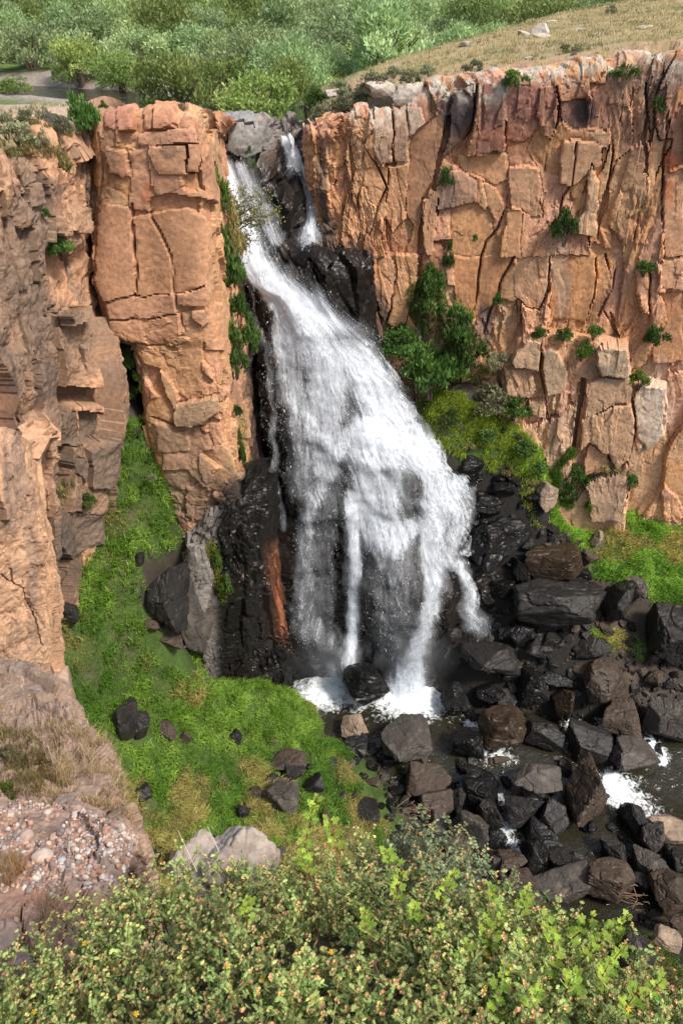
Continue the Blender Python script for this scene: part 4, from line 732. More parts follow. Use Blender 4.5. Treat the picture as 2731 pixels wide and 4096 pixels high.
BOULDERS = [
 (R6, 112, 790, 225, 235, 'black', 'rounded black wet boulder standing alone in the pool before the falls'), (R6, 672, 655, 270, 240, 'dark', 'big flat-sided dark block right of the foot of the falls'), (R6, 715, 130, 310, 240, 'black', 'large wet black slab high against the right side of the falls'),
 (R6, 985, 240, 290, 170, 'wetbrown', 'smooth brown-black slab below the mossy ledge on the right bank'), (R6, 1000, 415, 400, 190, 'dark', 'huge dark boulder pile of one mass under the right bank grass'), (R6, 1117, 215, 118, 125, 'brown', 'upright brown block at the edge of the right bank grass'),
 (R6, 830, 258, 95, 105, 'dark', 'small grey cube of rock beside a bright grass tuft'), (R6, 972, 135, 125, 60, 'dark', 'flat dark rock wedged below the mossy turf'), (R6, 1225, 770, 220, 220, 'brown', 'brown boulder with smooth wet front in the right stream bed'),
 (R6, 1490, 530, 230, 300, 'dark', 'long slanting dark slab at the right edge below the grass'), (R6, 1345, 350, 135, 110, 'grey', 'wedge-shaped grey slab poking out of the right bank grass'), (R6, 1260, 430, 115, 230, 'dark', 'tall dark rock standing between slab and bank grass'),
 (R6, 910, 630, 115, 105, 'dark', 'small dark rock touching the white side rapid'), (R6, 965, 590, 105, 75, 'dark', 'small flat rock above the side rapid'), (R6, 872, 800, 135, 165, 'black', 'glossy black boulder behind the brown wet one'), (R6, 1008, 885, 145, 155, 'wetbrown', 'wet brown boulder between two small rapids'),
 (R6, 535, 880, 150, 130, 'black', 'black rock leaning into the pool outlet'), (R6, 725, 1000, 235, 180, 'wetbrown', 'long wet brown slab beside the green chute'), (R6, 575, 1055, 165, 135, 'black', 'rounded black boulder left of the green chute'), (R6, 930, 1020, 165, 125, 'dark', 'dark rock just right of the long wet slab'),
 (R6, 1295, 955, 180, 160, 'brown', 'flat-topped brown rock in the right side stream'), (R6, 1488, 965, 190, 200, 'grey', 'large cracked grey boulder at the right edge of the talus'), (R6, 1130, 1065, 200, 140, 'dark', 'broad dark boulder in the middle of the rapids'), (R6, 1335, 1115, 215, 130, 'grey', 'low grey boulder at the head of the lower pool'),
 (R6, 300, 1040, 270, 190, 'grey', 'long grey slab at the near lip of the plunge pool'), (R6, 470, 695, 140, 160, 'black', 'glistening black rock between falls and flat-sided block'), (R6, 690, 835, 190, 105, 'black', 'low black rock under the flat-sided block'), (R6, 60, 985, 140, 110, 'tan', 'tan rock at the grassy near edge of the pool'),
 (R6, 770, 880, 110, 110, 'dark', 'small dark rock behind the long wet slab'), (R6, 820, 560, 120, 120, 'black', 'black wet rock just above the side rapid'), (R6, 1130, 640, 110, 100, 'dark', 'dark rock below the huge boulder pile'), (R6, 1440, 770, 90, 80, 'brown', 'squat brown rock in the talus at the right'),
 (R6, 480, 500, 90, 160, 'black', 'narrow black rock parting the right strands of the falls'), (R6, 20, 640, 190, 90, 'black', 'low black rock shelf at the left foot of the falls'), (R6, -110, 690, 150, 130, 'dark', 'squarish dark wet rock beside the left foot of the falls'),
 (R8, 925, 60, 265, 240, 'grey', 'largest grey boulder of the creek bed, sunlit top'), (R8, 1130, 85, 280, 225, 'brown', 'second largest boulder, sloping to the white rapid'), (R8, 830, 190, 170, 180, 'dark', 'dark rock leaning below the largest grey boulder'), (R8, 960, 225, 155, 160, 'dark', 'round dark boulder below the largest one'),
 (R8, 580, 290, 195, 250, 'grey', 'tall angular grey boulder next to the pale shrub'), (R8, 675, 215, 130, 160, 'dark', 'dark rock pressed behind the tall angular boulder'), (R8, 545, 410, 125, 180, 'brown', 'brown block at the foot of the tall angular boulder'), (R8, 1238, 510, 235, 155, 'brown', 'rectangular brown block lying in the near creek bed'),
 (R8, 1257, 392, 130, 95, 'dark', 'smooth dark rock behind the rectangular block'), (R8, 1425, 335, 115, 160, 'grey', 'upright grey rock with rounded top near the lower pool'), (R8, 1388, 435, 145, 115, 'grey', 'knobbly grey rock right of the rectangular block'), (R8, 1500, 285, 150, 100, 'tan', 'tan-topped rock at the bank of the lower pool'),
 (R8, 905, 310, 185, 95, 'black', 'low black rock behind the round foam patch'), (R8, 885, 415, 125, 150, 'black', 'blue-black wet rock right of the foam patch'), (R8, 1015, 430, 125, 85, 'dark', 'flat dark rock in the brown shallow'), (R8, 765, 435, 150, 120, 'brown', 'brown split rock left of the blue-black one'),
 (R8, 1340, 240, 120, 120, 'dark', 'dark rock at the edge of the deep lower pool'), (R8, 1110, 210, 95, 75, 'dark', 'small round rock in the shallow under the sloping boulder'), (R8, 1135, 278, 62, 42, 'black', 'tiny wet rock in the brown shallow'), (R8, 1515, 570, 170, 170, 'brown', 'brown boulder at the right edge above the near bank'),
 (R8, 1040, 545, 240, 130, 'grey', 'low broad grey slab on the near creek bank'), (R8, 430, 165, 170, 140, 'brown', 'brown rock under the drift twigs'), (R8, 530, 160, 105, 115, 'dark', 'dark rock touching the drift twigs'), (R8, 390, 60, 210, 140, 'brown', 'broad brown rock at the corner of the green slope'), (R8, 1535, 425, 110, 130, 'dark', 'dark boulder at the right edge beside the lower pool'),
 (R8, 1382, 520, 85, 75, 'dark', 'small block tucked behind the rectangular one'), (R8, 640, 90, 190, 160, 'black', 'black wet rock left of the largest grey boulder'), (R8, 1490, 795, 110, 90, 'tan', 'tan stone on the near grassy bank'), (R8, 1345, 850, 150, 150, 'dark', 'dark boulder half sunk in the near grassy bank'), (R8, 1540, 740, 90, 120, 'brown', 'brown rock at the right edge of the near grassy bank'),
 (R8, 820, 530, 170, 90, 'brown', 'brown slab just below the split rock'), (R8, 700, 440, 110, 80, 'dark', 'dark stone behind the near mossy tuft'),
 (R5p, 575, 950, 110, 190, 'dark', 'tall dark rock in the grass slope, the upper of a pair'), (R5p, 640, 975, 90, 150, 'dark', 'narrow dark rock right of the tall one in the grass slope'), (R5p, 760, 1005, 90, 80, 'brown', 'brown rock buried in the grass slope, larger of two'), (R5p, 850, 1035, 60, 60, 'brown', 'small brown rock beside the buried one in the grass slope'), (R5p, 1085, 1035, 62, 75, 'dark', 'lone small grey rock in the bright grass'),
 (R5p, 305, 465, 100, 120, 'dark', 'dark rock at the foot of the pale near column'), (R7p, 1300, 135, 170, 150, 'grey', 'big angular grey rock among the lower slope grass'), (R7p, 1440, 85, 100, 95, 'dark', 'dark cube of rock above the angular grey one'), (R7p, 1175, 115, 65, 65, 'brown', 'small brown rock left of the angular grey one'), (R7p, 660, 125, 110, 62, 'dark', 'flat dark rock low in the grass slope'),
 (R7p, 695, 420, 66, 80, 'dark', 'small dark rock in the gap beside the near outcrop'), (R7p, 840, 465, 170, 100, 'brown', 'brown rock behind the white foreground boulder'), (R7p, 1115, 205, 62, 62, 'dark', 'dark stone by the dry grass streak'), (R7p, 985, 350, 60, 90, 'dark', 'dark upright stone just behind the white foreground boulder'), (R7p, 1340, 20, 130, 80, 'dark', 'dark flat rock at the lower slope rock group'),
 (R7p, 1490, 240, 60, 90, 'brown', 'brown rock right of the leafy shoots'), (R5p, 1330, 1140, 200, 90, 'brown', 'brown ledge rock showing through the bright grass'), (R6, 1180, 120, 70, 80, 'tan', 'small tan rock in the grass above the upright block'),
 (R5p, 905, 400, 170, 500, 'grey', 'tall grey slab standing between the grass gully and the black wall'), (R5p, 770, 400, 190, 330, 'dark', 'dark mossy rock mass left of the tall grey slab'), (R5p, 800, 590, 130, 90, 'brown', 'brown rock at the foot of the dark mossy mass'), (R5p, 645, 215, 50, 80, 'dark', 'small dark rock at the top of the gully scree'), (R5p, 700, 520, 80, 60, 'brown', 'brown stone in the lower gully scree'),
 (R4p, 930, 1100, 115, 160, 'tan', 'tan upright rock at the foot of the right cliff'), (R4p, 740, 1058, 120, 75, 'black', 'flat black rock under the mossy turf lip'), (R4p, 600, 960, 110, 80, 'black', 'black rock at the upper right edge of the falls'), (R4p, 660, 1140, 150, 110, 'black', 'black wet rock below the mossy turf lip')]
rs = np.random.default_rng(7); BOXY = []
for i, (rf, x, y, ww, hh, tone, lab) in enumerate(BOULDERS):
    px, py = rf(x, y); wpx, hpx = ww * K, hh * K
    p = surf(px, py + hpx * .28); dist = float(np.linalg.norm(p)); m1 = dist / FPX
    W = wpx * m1; H = hpx * m1; c = un(px, py, p[1] - W * .05)
    dep = 60 if tone in ('grey', 'brown', 'tan', 'dark') else 26
    o = link('boulder', rock_mesh(100 + i, tone, 5 if wpx > 26 else 4, sharp=dep, nplanes=7 + i % 5), None, c, (rs.normal(0, .12), rs.normal(0, .15), rs.uniform(-.5, .5)), (W * .49, (W + H) * .25, H * .51))
    tag(o, lab, 'boulder', 'boulders of the creek bed and slopes'); BOXY.append((c, W))
# smaller rocks filling the bed, a few shared shapes
SV = {t: [rock_mesh(900 + 17 * k + 5 * j, t, 4, 50, 8) for k in range(4)] for j, t in enumerate(('black', 'dark', 'brown', 'grey'))}
OPEN = [[(604, 765), (690, 768), (690, 830), (640, 826), (610, 800)], [(565, 815), (600, 812), (604, 850), (575, 862)], [(385, 690), (450, 690), (465, 722), (400, 722)], [(452, 722), (470, 718), (500, 750), (485, 758)], [(480, 845), (545, 850), (540, 862), (480, 858)]]
bed = [(335, 735), (420, 735), (470, 690), (500, 600), (555, 520), (590, 560), (640, 640), (682, 655), (690, 935), (640, 925), (590, 905), (520, 900), (470, 880), (440, 840), (390, 800), (372, 770)]
def scatter(n, poly, smin, smax, label, group, tones, seed, xr, yr, sink=.2, name='boulder', avoid=.55, lowonly=None):
    r = np.random.default_rng(seed); k = 0; tries = 0; pts = []
    while k < n and tries < n * 60:
        tries += 1; x = r.uniform(*xr); y = r.uniform(*yr); g = gh(x, y); z = max(g, float(pool_z(np.array(x), np.array(y))) - .25) if x > -6 else g
        a, b = proj(np.array((x, y, z)))
        if not in_poly(np.array([a]), np.array([b]), poly)[0]: continue
        s = smin + (smax - smin) * r.random() ** 2.2
        if any((x - q0) ** 2 + (y - q1) ** 2 < (avoid * (s + q2)) ** 2 for q0, q1, q2 in pts): continue
        if any(in_poly(np.array([a]), np.array([b]), op)[0] for op in OPEN): continue
        t = tones[int(r.integers(len(tones)))]
        if x > -6 and z < -39.9 and r.random() < .5: t = 'black'
        o = link(name, SV[t][int(r.integers(4))], None, (x, y, z + s * (1 - 2 * sink) * .3), (r.normal(0, .35), r.normal(0, .35), r.uniform(0, 6.28)), (s * r.uniform(.45, .75), s * r.uniform(.4, .6), s * r.uniform(.3, .55)))
        tag(o, label, 'boulder' if name == 'boulder' else 'rock' if name == 'creek_rock' else 'stone', group); pts.append((x, y, s)); k += 1
scatter(192, bed, .5, 1.5, 'small dark rock among the many filling the creek bed', 'small rocks filling the creek bed', ('black', 'dark', 'dark', 'brown', 'grey'), 5, (-2, 26), (17, 43), .12, 'boulder', .40)
scatter(38, [(442, 455), (505, 470), (545, 500), (560, 560), (520, 600), (500, 640), (470, 600), (478, 540)], .5, 1.6, 'black wet rock on the bank right of the falls', 'black rocks right of the falls', ('black', 'black', 'dark'), 15, (2, 20), (34, 46), .12, 'creek_rock', .4)
scatter(34, [(475, 590), (560, 600), (605, 640), (600, 700), (520, 710), (480, 660)], .55, 1.7, 'dark wet rock in the jumble beside the flat-sided block', 'dark rocks of the jumble right of the pool', ('black', 'dark', 'dark', 'brown'), 16, (4, 20), (30, 42), .12, 'creek_rock', .4)
scatter(30, [(325, 765), (395, 735), (412, 790), (405, 835), (350, 822)], .5, 1.5, 'brown rock in the rubble along the lower edge of the grass slope', 'rubble rocks along the grass edge', ('brown', 'grey', 'tan' if False else 'brown', 'dark'), 18, (-3, 6), (24, 33), .25, 'creek_rock')
scatter(16, [(262, 738), (330, 735), (335, 790), (290, 800), (262, 775)], .3, 1.0, 'dark rock of the group in the middle of the lower grass', 'dark rock group in the lower grass', ('dark', 'brown'), 19, (-6, 1), (25, 31), .25, 'creek_rock')
gully = R5((550, 250), (640, 290), (720, 480), (880, 560), (870, 640), (760, 630), (640, 520), (560, 380)); scatter(28, gully, .2, .6, 'small loose stone in the gully scree beside the grey slab', 'loose stones in the gully scree', ('dark', 'brown', 'brown', 'grey'), 6, (-12, -3), (28, 37), .1, 'stone', .4)
tal = R6(0, 0); scatter(60, [R6(1320, 660), R6(1568, 640), R6(1568, 900), R6(1390, 900), R6(1330, 800)], .25, .7, 'small brown talus rock below the slanting slab', 'small talus rocks at the right', ('brown', 'brown', 'dark', 'grey'), 8, (12, 26), (26, 40), .15, 'stone', .42)

# small rubble packed between them
rr0 = np.random.default_rng(77); n = 5200; x = rr0.uniform(0, 26, n); y = rr0.uniform(17, 43, n); z = ground_h(x, y); wz0 = pool_z(x, y); P = np.stack([x, y, z], -1); a, b = proj(P); k = in_poly(a, b, bed + []) & (z > wz0 - .25) & ~in_poly(a, b, GR); P = P[k][:2200]; n = len(P)
Vb = [rock_mesh(3000 + j, 'dark', 2, 30, 6).vertices for j in range(5)]; Vb = [np.array([v.co[:] for v in vs]) for vs in Vb]; V2, F2 = ICO[2]; sz_ = .06 + .22 * rr0.random(n) ** 2
ct = np.array([(.022, .02, .019), (.05, .037, .027), (.012, .012, .012), (.07, .055, .042)])[rr0.integers(4, size=n)] * rr0.uniform(.7, 1.3, (n, 1)); th = rr0.uniform(0, 6.28, n); Vr = []
for j in range(n):
    v = Vb[j % 5] * (sz_[j] * rr0.uniform(.6, 1.2, 3)); c_, s_ = math.cos(th[j]), math.sin(th[j]); Vr.append(np.stack([v[:, 0] * c_ - v[:, 1] * s_, v[:, 0] * s_ + v[:, 1] * c_, v[:, 2]], -1) + P[j] + (0, 0, sz_[j] * .2))
tag(link('rubble', mesh('rubble', np.concatenate(Vr), [(F2[None] + (np.arange(n) * len(V2))[:, None, None]).reshape(-1, 3)], M_bould, np.c_[np.repeat(ct, len(V2), 0), np.full(n * len(V2), .3)])), 'small dark stones packed between the creek boulders', 'rubble', kind='stuff')
scatter(16, [(425, 400), (500, 418), (540, 450), (540, 490), (480, 475), (440, 445)], .25, .8, 'dark stone in the mossy bank right of the falls', 'stones in the mossy bank', ('dark', 'brown', 'grey'), 25, (2, 18), (38, 47), .3, 'stone')
scatter(34, GL, .2, .7, 'small dark stone half hidden in the grass slope', 'stones in the grass slope', ('dark', 'brown', 'grey'), 27, (-14, 4), (20, 36), .3, 'stone')
# ---------------------------------------------------------------- grass
def blades(P, length, width, lean, col, tipk=1.25, seed=0, per=6, spread=.10, curl=.6, mess=.6):
    """P (n,3) roots of tufts; returns mesh arrays of curved blades"""
    r = np.random.default_rng(seed); n = len(P) * per; R = np.repeat(P, per, 0) + np.c_[r.normal(0, spread, (n, 2)), np.zeros(n)]
    L = np.repeat(length, per) * r.uniform(.6, 1.25, n); ang = r.uniform(0, 6.28, n); ln2 = np.repeat(lean, per, 0) + np.c_[np.cos(ang), np.sin(ang)] * r.uniform(.05, mess, n)[:, None]
    up = np.c_[ln2 * .45, np.ones(n)]; up /= np.linalg.norm(up, axis=1, keepdims=True); up2 = np.c_[ln2 * (1 + curl), np.full(n, .45)]; up2 /= np.linalg.norm(up2, axis=1, keepdims=True)
    sd = r.uniform(0, 6.28, n); side = np.c_[np.cos(sd), np.sin(sd), np.zeros(n)] * (np.repeat(width, per)[:, None] if hasattr(width, '__len__') else width)
    side = side * r.uniform(.6, 1.2, n)[:, None]
    M1 = R + up * (L * .55)[:, None]; Tp = M1 + up2 * (L * .6)[:, None]
    V = np.stack([R - side, R + side, M1 + side * .8, M1 - side * .8, Tp], 1).reshape(-1, 3); b = np.arange(n) * 5
    C0 = np.repeat(col, per, 0) * r.uniform(.75, 1.25, n)[:, None]; Cc = np.stack([C0 * .9, C0 * .9, C0, C0, C0 * tipk], 1).reshape(-1, 3)
    return V, [np.stack([b, b + 1, b + 2, b + 3], 1), np.stack([b + 3, b + 2, b + 4], 1)], Cc
rg = np.random.default_rng(11)
def grass_points(n, xr, yr, polys, thin=None):
    x = rg.uniform(*xr, n); y = rg.uniform(*yr, n); z = ground_h(x, y); P = np.stack([x, y, z], -1); a, b = proj(P + np.array((0, 0, .12))); ins = in_poly(x, y, gorge)
    a2 = a + 5 * fbm(P * .8, 2, 31); b2 = b + 5 * fbm(P * .8, 2, 33); m = np.zeros(n, bool)
    for pl in polys: m |= in_poly(a2, b2, pl)
    m &= ins & (z > np.where(x > -6, -39.75, -99))
    return P[m], a[m], b[m]
bx_ = np.array([(c[0], c[1], w_) for c, w_ in BOXY])
P, a, b = grass_points(120000, (-17, 6), (16, 40), [GL, GW])
d = np.min(np.hypot(P[:, None, 0] - bx_[None, :, 0], (P[:, None, 1] - bx_[None, :, 1])) - bx_[None, :, 2] * .42, 1); keep = d > 0
P, a, b = P[keep], a[keep], b[keep]; print('left grass tufts', len(P))
if len(P) > 25000: s_ = rg.choice(len(P), 25000, False); P, a, b = P[s_], a[s_], b[s_]
def grass_col(P, a, b, seed, dry=.0):
    n_ = fbm(P * .5, 3, seed); m_ = fbm(P * 1.4, 2, seed + 1); l_ = fbm(P * .18, 2, seed + 4)
    c = np.array((.14, .26, .032)) + np.zeros((len(P), 3)); k = sstep(-.2, .4, m_)[:, None]; c = c * (1 - k) + np.array((.27, .42, .07)) * k; k = sstep(.0, .45, l_)[:, None] * .6; c = c * (1 - k) + np.array((.06, .155, .02)) * k
    k = (sstep(.16 - dry, .45 - dry, n_) * .85)[:, None]; return c * (1 - k) + np.array((.38, .31, .11)) * k
dryk = .28 * sstep(745, 800, b) * sstep(90, 140, a) + .25 * np.exp(-((a - 175) / 25) ** 2 - ((b - 548) / 14) ** 2)
col = grass_col(P, a, b, 41, dryk)
wind = np.stack([.75 + .5 * fbm(P * .25, 2, 51), -.45 + .7 * fbm(P * .25 + 9, 2, 52)], -1)
tuft = sstep(-.25, .35, fbm(P * 1.9, 2, 55)); V, Fs, Cc = blades(P, .16 + .36 * tuft + .1 * fbm(P * .5, 2, 53), .013 + .018 * tuft, wind * (.3 + .5 * tuft[:, None]), col * (.6 + .75 * rg.random((len(P), 1))), 1.4, 1, 7, .12, .6, 1.15)
tag(link('grass', mesh('grass', V, Fs, M_grass, Cc)), 'long windswept green grass covering the slope left of the pool', 'grass', kind='stuff')
P, a, b = grass_points(90000, (0, 27), (24, 47), [GR, GR2]); d = np.min(np.hypot(P[:, None, 0] - bx_[None, :, 0], (P[:, None, 1] - bx_[None, :, 1])) - bx_[None, :, 2] * .40, 1); k = d > 0; P, a, b = P[k], a[k], b[k]
print('right grass', len(P)); s_ = rg.choice(len(P), min(len(P), 20000), False); P, a, b = P[s_], a[s_], b[s_]
col = 1.5 * (.65 + .7 * rg.random((len(P), 1))) * grass_col(P, a, b, 61, .05 * np.ones(len(P))); ym = sstep(560, 500, a)[:, None]; col = col * (1 - ym * .6) + np.array((.42, .44, .05)) * ym * .6
V, Fs, Cc = blades(P, .26 + .26 * fbm(P * 1.6, 2, 63), .030, np.c_[.3 * np.ones(len(P)), -.4 * np.ones(len(P))], col, 1.2, 2, 6, .10)
tag(link('grass', mesh('grass', V, Fs, M_grass, Cc)), 'short yellow-green turf on the bank below the right cliff', 'grass', kind='stuff')
P, a, b = grass_points(50000, (0, 22), (13, 25), [GN]); s_ = rg.choice(len(P), min(len(P), 7000), False); P, a, b = P[s_], a[s_], b[s_]; print('near grass', len(P))
V, Fs, Cc = blades(P, .22 + 0 * a, .014, np.c_[.2 + 0 * a, -.2 + 0 * a], grass_col(P, a, b, 66, .18) * .8, 1.2, 3, 6, .09)
tag(link('grass', mesh('grass', V, Fs, M_grass, Cc)), 'mossy green grass on the near bank below the shrubs', 'grass', kind='stuff')
# dry bunch grass on the hill and on the left plateau
n = 26000; x = rg.uniform(-18, 40, n); y = rg.uniform(30, 96, n); z = ground_h(x, y); ins = in_poly(x, y, gorge)
hm = x - np.interp(y, [p[1] for p in crest2], [p[0] for p in crest2]) > -.5; ms = (x < -6) & (y < 46); P = np.stack([x, y, z], -1); a, b = proj(P)
k = ~ins & (hm | (ms & (fbm(P * .6, 3, 71) > -.05))) & (a > -30) & (a < 710) & (fbm(P * 1.1, 2, 72) > -.25); P, a, b = P[k], a[k], b[k]; print('dry tufts', len(P))
kk = sstep(-.2, .4, fbm(P * .7, 2, 74))[:, None]; col = np.array((.56, .45, .24)) * (1 - kk) + np.array((.22, .21, .08)) * kk
V, Fs, Cc = blades(P, .13 + .12 * rg.random(len(P)), .02, np.zeros((len(P), 2)), col, 1.1, 4, 5, .09, .2)
tag(link('dry_grass', mesh('dry_grass', V, Fs, M_grass, Cc)), 'straw-coloured bunch grass on the hill and plateau', 'grass', kind='stuff')

# ---------------------------------------------------------------- shrubs
def crown_mesh(seed, nleaf, leaf, col, col2, lumps=16, spike=.5, flat=.8, name='foliage', mat=None, aspect=.38):
    """crown of many leaves gathered in uneven clumps inside a unit dome (width 2, height ~1.6)"""
    r = np.random.default_rng(seed); th = r.uniform(0, 6.28, lumps); ph = np.arccos(r.uniform(-.55, 1, lumps)); rr = r.uniform(.45, .78, lumps)
    cen = np.stack([np.sin(ph) * np.cos(th) * rr, np.sin(ph) * np.sin(th) * rr, np.cos(ph) * rr * flat * 1.2 + .5], -1); rad = r.uniform(.22, .42, lumps)
    k = r.choice(lumps, nleaf, p=rad ** 2 / (rad ** 2).sum()); d = r.normal(0, 1, (nleaf, 3)); d /= np.linalg.norm(d, axis=1, keepdims=True); d[:, 2] = np.where(d[:, 2] < -.3, -d[:, 2], d[:, 2])
    shoot = r.random(nleaf) < spike; q = rad[k] * r.uniform(.35, 1.05, nleaf) ** .6
    C = cen[k] + d * q[:, None] * np.array((1, 1, .9)); C[shoot, 2] += r.random(shoot.sum()) ** 2 * .22
    ax = d * .6 + np.array((0, 0, .7)) + r.normal(0, .45, (nleaf, 3)); ax /= np.linalg.norm(ax, axis=1, keepdims=True); sd = np.cross(ax, r.normal(0, 1, (nleaf, 3))); sd /= np.linalg.norm(sd, axis=1, keepdims=True)
    L = leaf * r.uniform(.6, 1.4, nleaf); a_ = ax * L[:, None]; s_ = sd * (L * aspect)[:, None]
    V = np.stack([C - a_, C + s_, C + a_, C - s_], 1).reshape(-1, 3); f = np.arange(nleaf * 4).reshape(-1, 4)
    m_ = (r.random(nleaf) * .6 + .8 * r.random(lumps)[k] - .2).clip(0, 1)[:, None]; c = np.array(col) * (1 - m_) + np.array(col2) * m_; c = c * r.uniform(.75, 1.25, nleaf)[:, None]
    return mesh(name, V, [f], mat or M_leaf, np.repeat(c, 4, 0))
def tube(path, rad, sides=5):
    path = np.array(path, float); n = len(path); T = np.gradient(path, axis=0); T /= np.linalg.norm(T, axis=1, keepdims=True) + 1e-9; A = np.cross(T, (.3, .9, .2)); A /= np.linalg.norm(A, axis=1, keepdims=True) + 1e-9; B = np.cross(T, A)
    rad = np.broadcast_to(rad, (n,)); th = np.arange(sides) * 2 * math.pi / sides
    V = (path[:, None] + (A[:, None] * np.cos(th)[None, :, None] + B[:, None] * np.sin(th)[None, :, None]) * rad[:, None, None]).reshape(-1, 3)
    i = np.arange(n * sides).reshape(n, sides); j = np.roll(i, -1, 1); return V, np.stack([i[:-1], j[:-1], j[1:], i[1:]], -1).reshape(-1, 4)
def join(parts):
    Vs, Fs, o = [], [], 0
    for V, F in parts: Vs.append(V); Fs.append(F + o); o += len(V)
    return np.concatenate(Vs), np.concatenate(Fs)
def stems_mesh(seed, n, col=(.10, .075, .055), rad=.028, spread=.7, h=1.1):
    r = np.random.default_rng(seed); parts = []
    for i in range(n):
        a = r.uniform(0, 6.28); d = r.uniform(.15, spread); e = np.array((math.cos(a) * d, math.sin(a) * d, r.uniform(.6, 1) * h)); mid = e * .5 + np.array((0, 0, .12)) + r.normal(0, .05, 3)
        parts.append(tube([np.array((math.cos(a), math.sin(a), 0)) * .08, mid, e], [rad, rad * .7, rad * .25]))
        e2 = mid + (e - mid) * .6 + r.normal(0, .2, 3); parts.append(tube([mid, (mid + e2) / 2 + r.normal(0, .04, 3), e2], [rad * .55, rad * .4, rad * .2], 4))
    V, F = join(parts); return mesh('stems', V, [F], M_twig, np.zeros((len(V), 3)) + col)
STEM = [stems_mesh(k, 9) for k in range(3)]
WIL = [crown_mesh(300 + k, 5200, .046, (.24, .33, .14), (.45, .54, .26), 20 + 2 * k, .5) for k in range(5)]                 # grey-green willow
GRN = [crown_mesh(320 + k, 5200, .046, (.16, .24, .065), (.33, .40, .13), 18 + 3 * k, .6) for k in range(4)]                 # yellower willow
SHR = [crown_mesh(340 + k, 1500, .085, (.055, .115, .025), (.14, .225, .05), 12, .4, aspect=.5) for k in range(4)]                 # cliff plants, leafy
SAGE = [crown_mesh(350 + k, 900, .10, (.17, .18, .09), (.32, .32, .18), 10, .5) for k in range(3)]                               # grey brush
def shrub(name, pos, width, height, kind, label, cat, group, seed, stems=True, tint=(1, 1, 1)):
    r = np.random.default_rng(seed); o = thing(name, label, cat, pos, group, (0, 0, r.uniform(0, 6.28)), (width / 2, width / 2, height / 1.65))
    f = link('foliage', kind[seed % len(kind)], o); f.color = (*tint, 1)
    if stems: link('stem', STEM[seed % 3], o)
    return o
NEARW = [(178, 114, 66, 66, 1, 'large yellow-green willow at the water just left of the falls notch'), (225, 100, 60, 50, 1, 'olive willow behind the yellow-green one above the falls'), (262, 122, 74, 58, 1, 'broad olive willow directly above the falls notch'), (292, 112, 52, 52, 1, 'bright green willow right of the falls notch'),
 (80, 82, 46, 42, 1, 'round green willow on the far creek bank'), (122, 85, 44, 36, 1, 'dark green willow at the far creek bend'), (34, 68, 22, 22, 1, 'small brownish willow in the yellow meadow'), (15, 93, 34, 16, 1, 'low bush on the gravel bar of the upper creek'), (238, 124, 34, 22, 1, 'low green bush at the lip above the falls'),
 (330, 72, 70, 46, 0, 'silvery willow against the foot of the hill'), (365, 60, 60, 40, 0, 'silvery willow next to the hill crest'), (282, 78, 60, 46, 0, 'grey-green willow behind the bright green one'), (10, 56, 40, 36, 0, 'grey-green willow at the left edge beyond the meadow'), (320, 96, 36, 24, 1, 'olive bush where the hill meets the notch'), (205, 72, 60, 40, 0, 'pale willow behind the large yellow-green one')]
wpos = []
for i, (x, y, w_, h_, kd, lab) in enumerate(NEARW):
    p = unz(x, y, -9.2); p[2] = gh(p[0], p[1]); p = un(x, y, p[1]) if False else p; m1 = np.linalg.norm(p) / FPX; W = w_ * m1 * 1.3; H = h_ * m1 * 1.0
    shrub('willow_shrub', p, W, H, GRN if kd else WIL, lab, 'shrub', 'willows of the valley floor', 10 + i, tint=(1, 1, .92) if kd else (1, 1, 1)); wpos.append((p[0], p[1], W * .42))
r = np.random.default_rng(99); k = 0
for it in range(6000):
    y = 60 + 100 * r.random() ** 1.1; x = r.uniform(-.5, .5) * y * 1.02 + r.normal(0, 1); g = gh(x, y)
    if x - np.interp(y, [p[1] for p in crest2], [p[0] for p in crest2]) > -6.0: continue
    dc = poly_dist(np.array([x]), np.array([y]), CREEK, False)[0]
    if dc < 5.5: continue
    if (x < -14 and y < 80 + max(0, (-25 - x)) * .5): continue
    s = r.uniform(4.4, 7.6) * (1 + (y - 60) / 300)
    if any((x - q0) ** 2 + (y - q1) ** 2 < (.80 * (s / 2 + q2)) ** 2 for q0, q1, q2 in wpos): continue
    u = float(fbm(np.array([[x * .05, y * .05, 0]]), 2, 5)[0]); yel = r.random() < .22 + .5 * (u > .25)
    shrub('willow_shrub', (x, y, g - .1), s * 1.15, s * r.uniform(.62, .95), GRN if yel else WIL, 'yellowish green willow of the dense thicket on the valley floor' if yel else 'pale grey-green willow of the dense thicket on the valley floor', 'shrub', 'willow thicket on the valley floor', int(r.integers(1e6)), stems=y < 85, tint=(1, 1, 1)); wpos.append((x, y, s / 2)); k += 1
    if k >= 290: break
print('thicket', k)
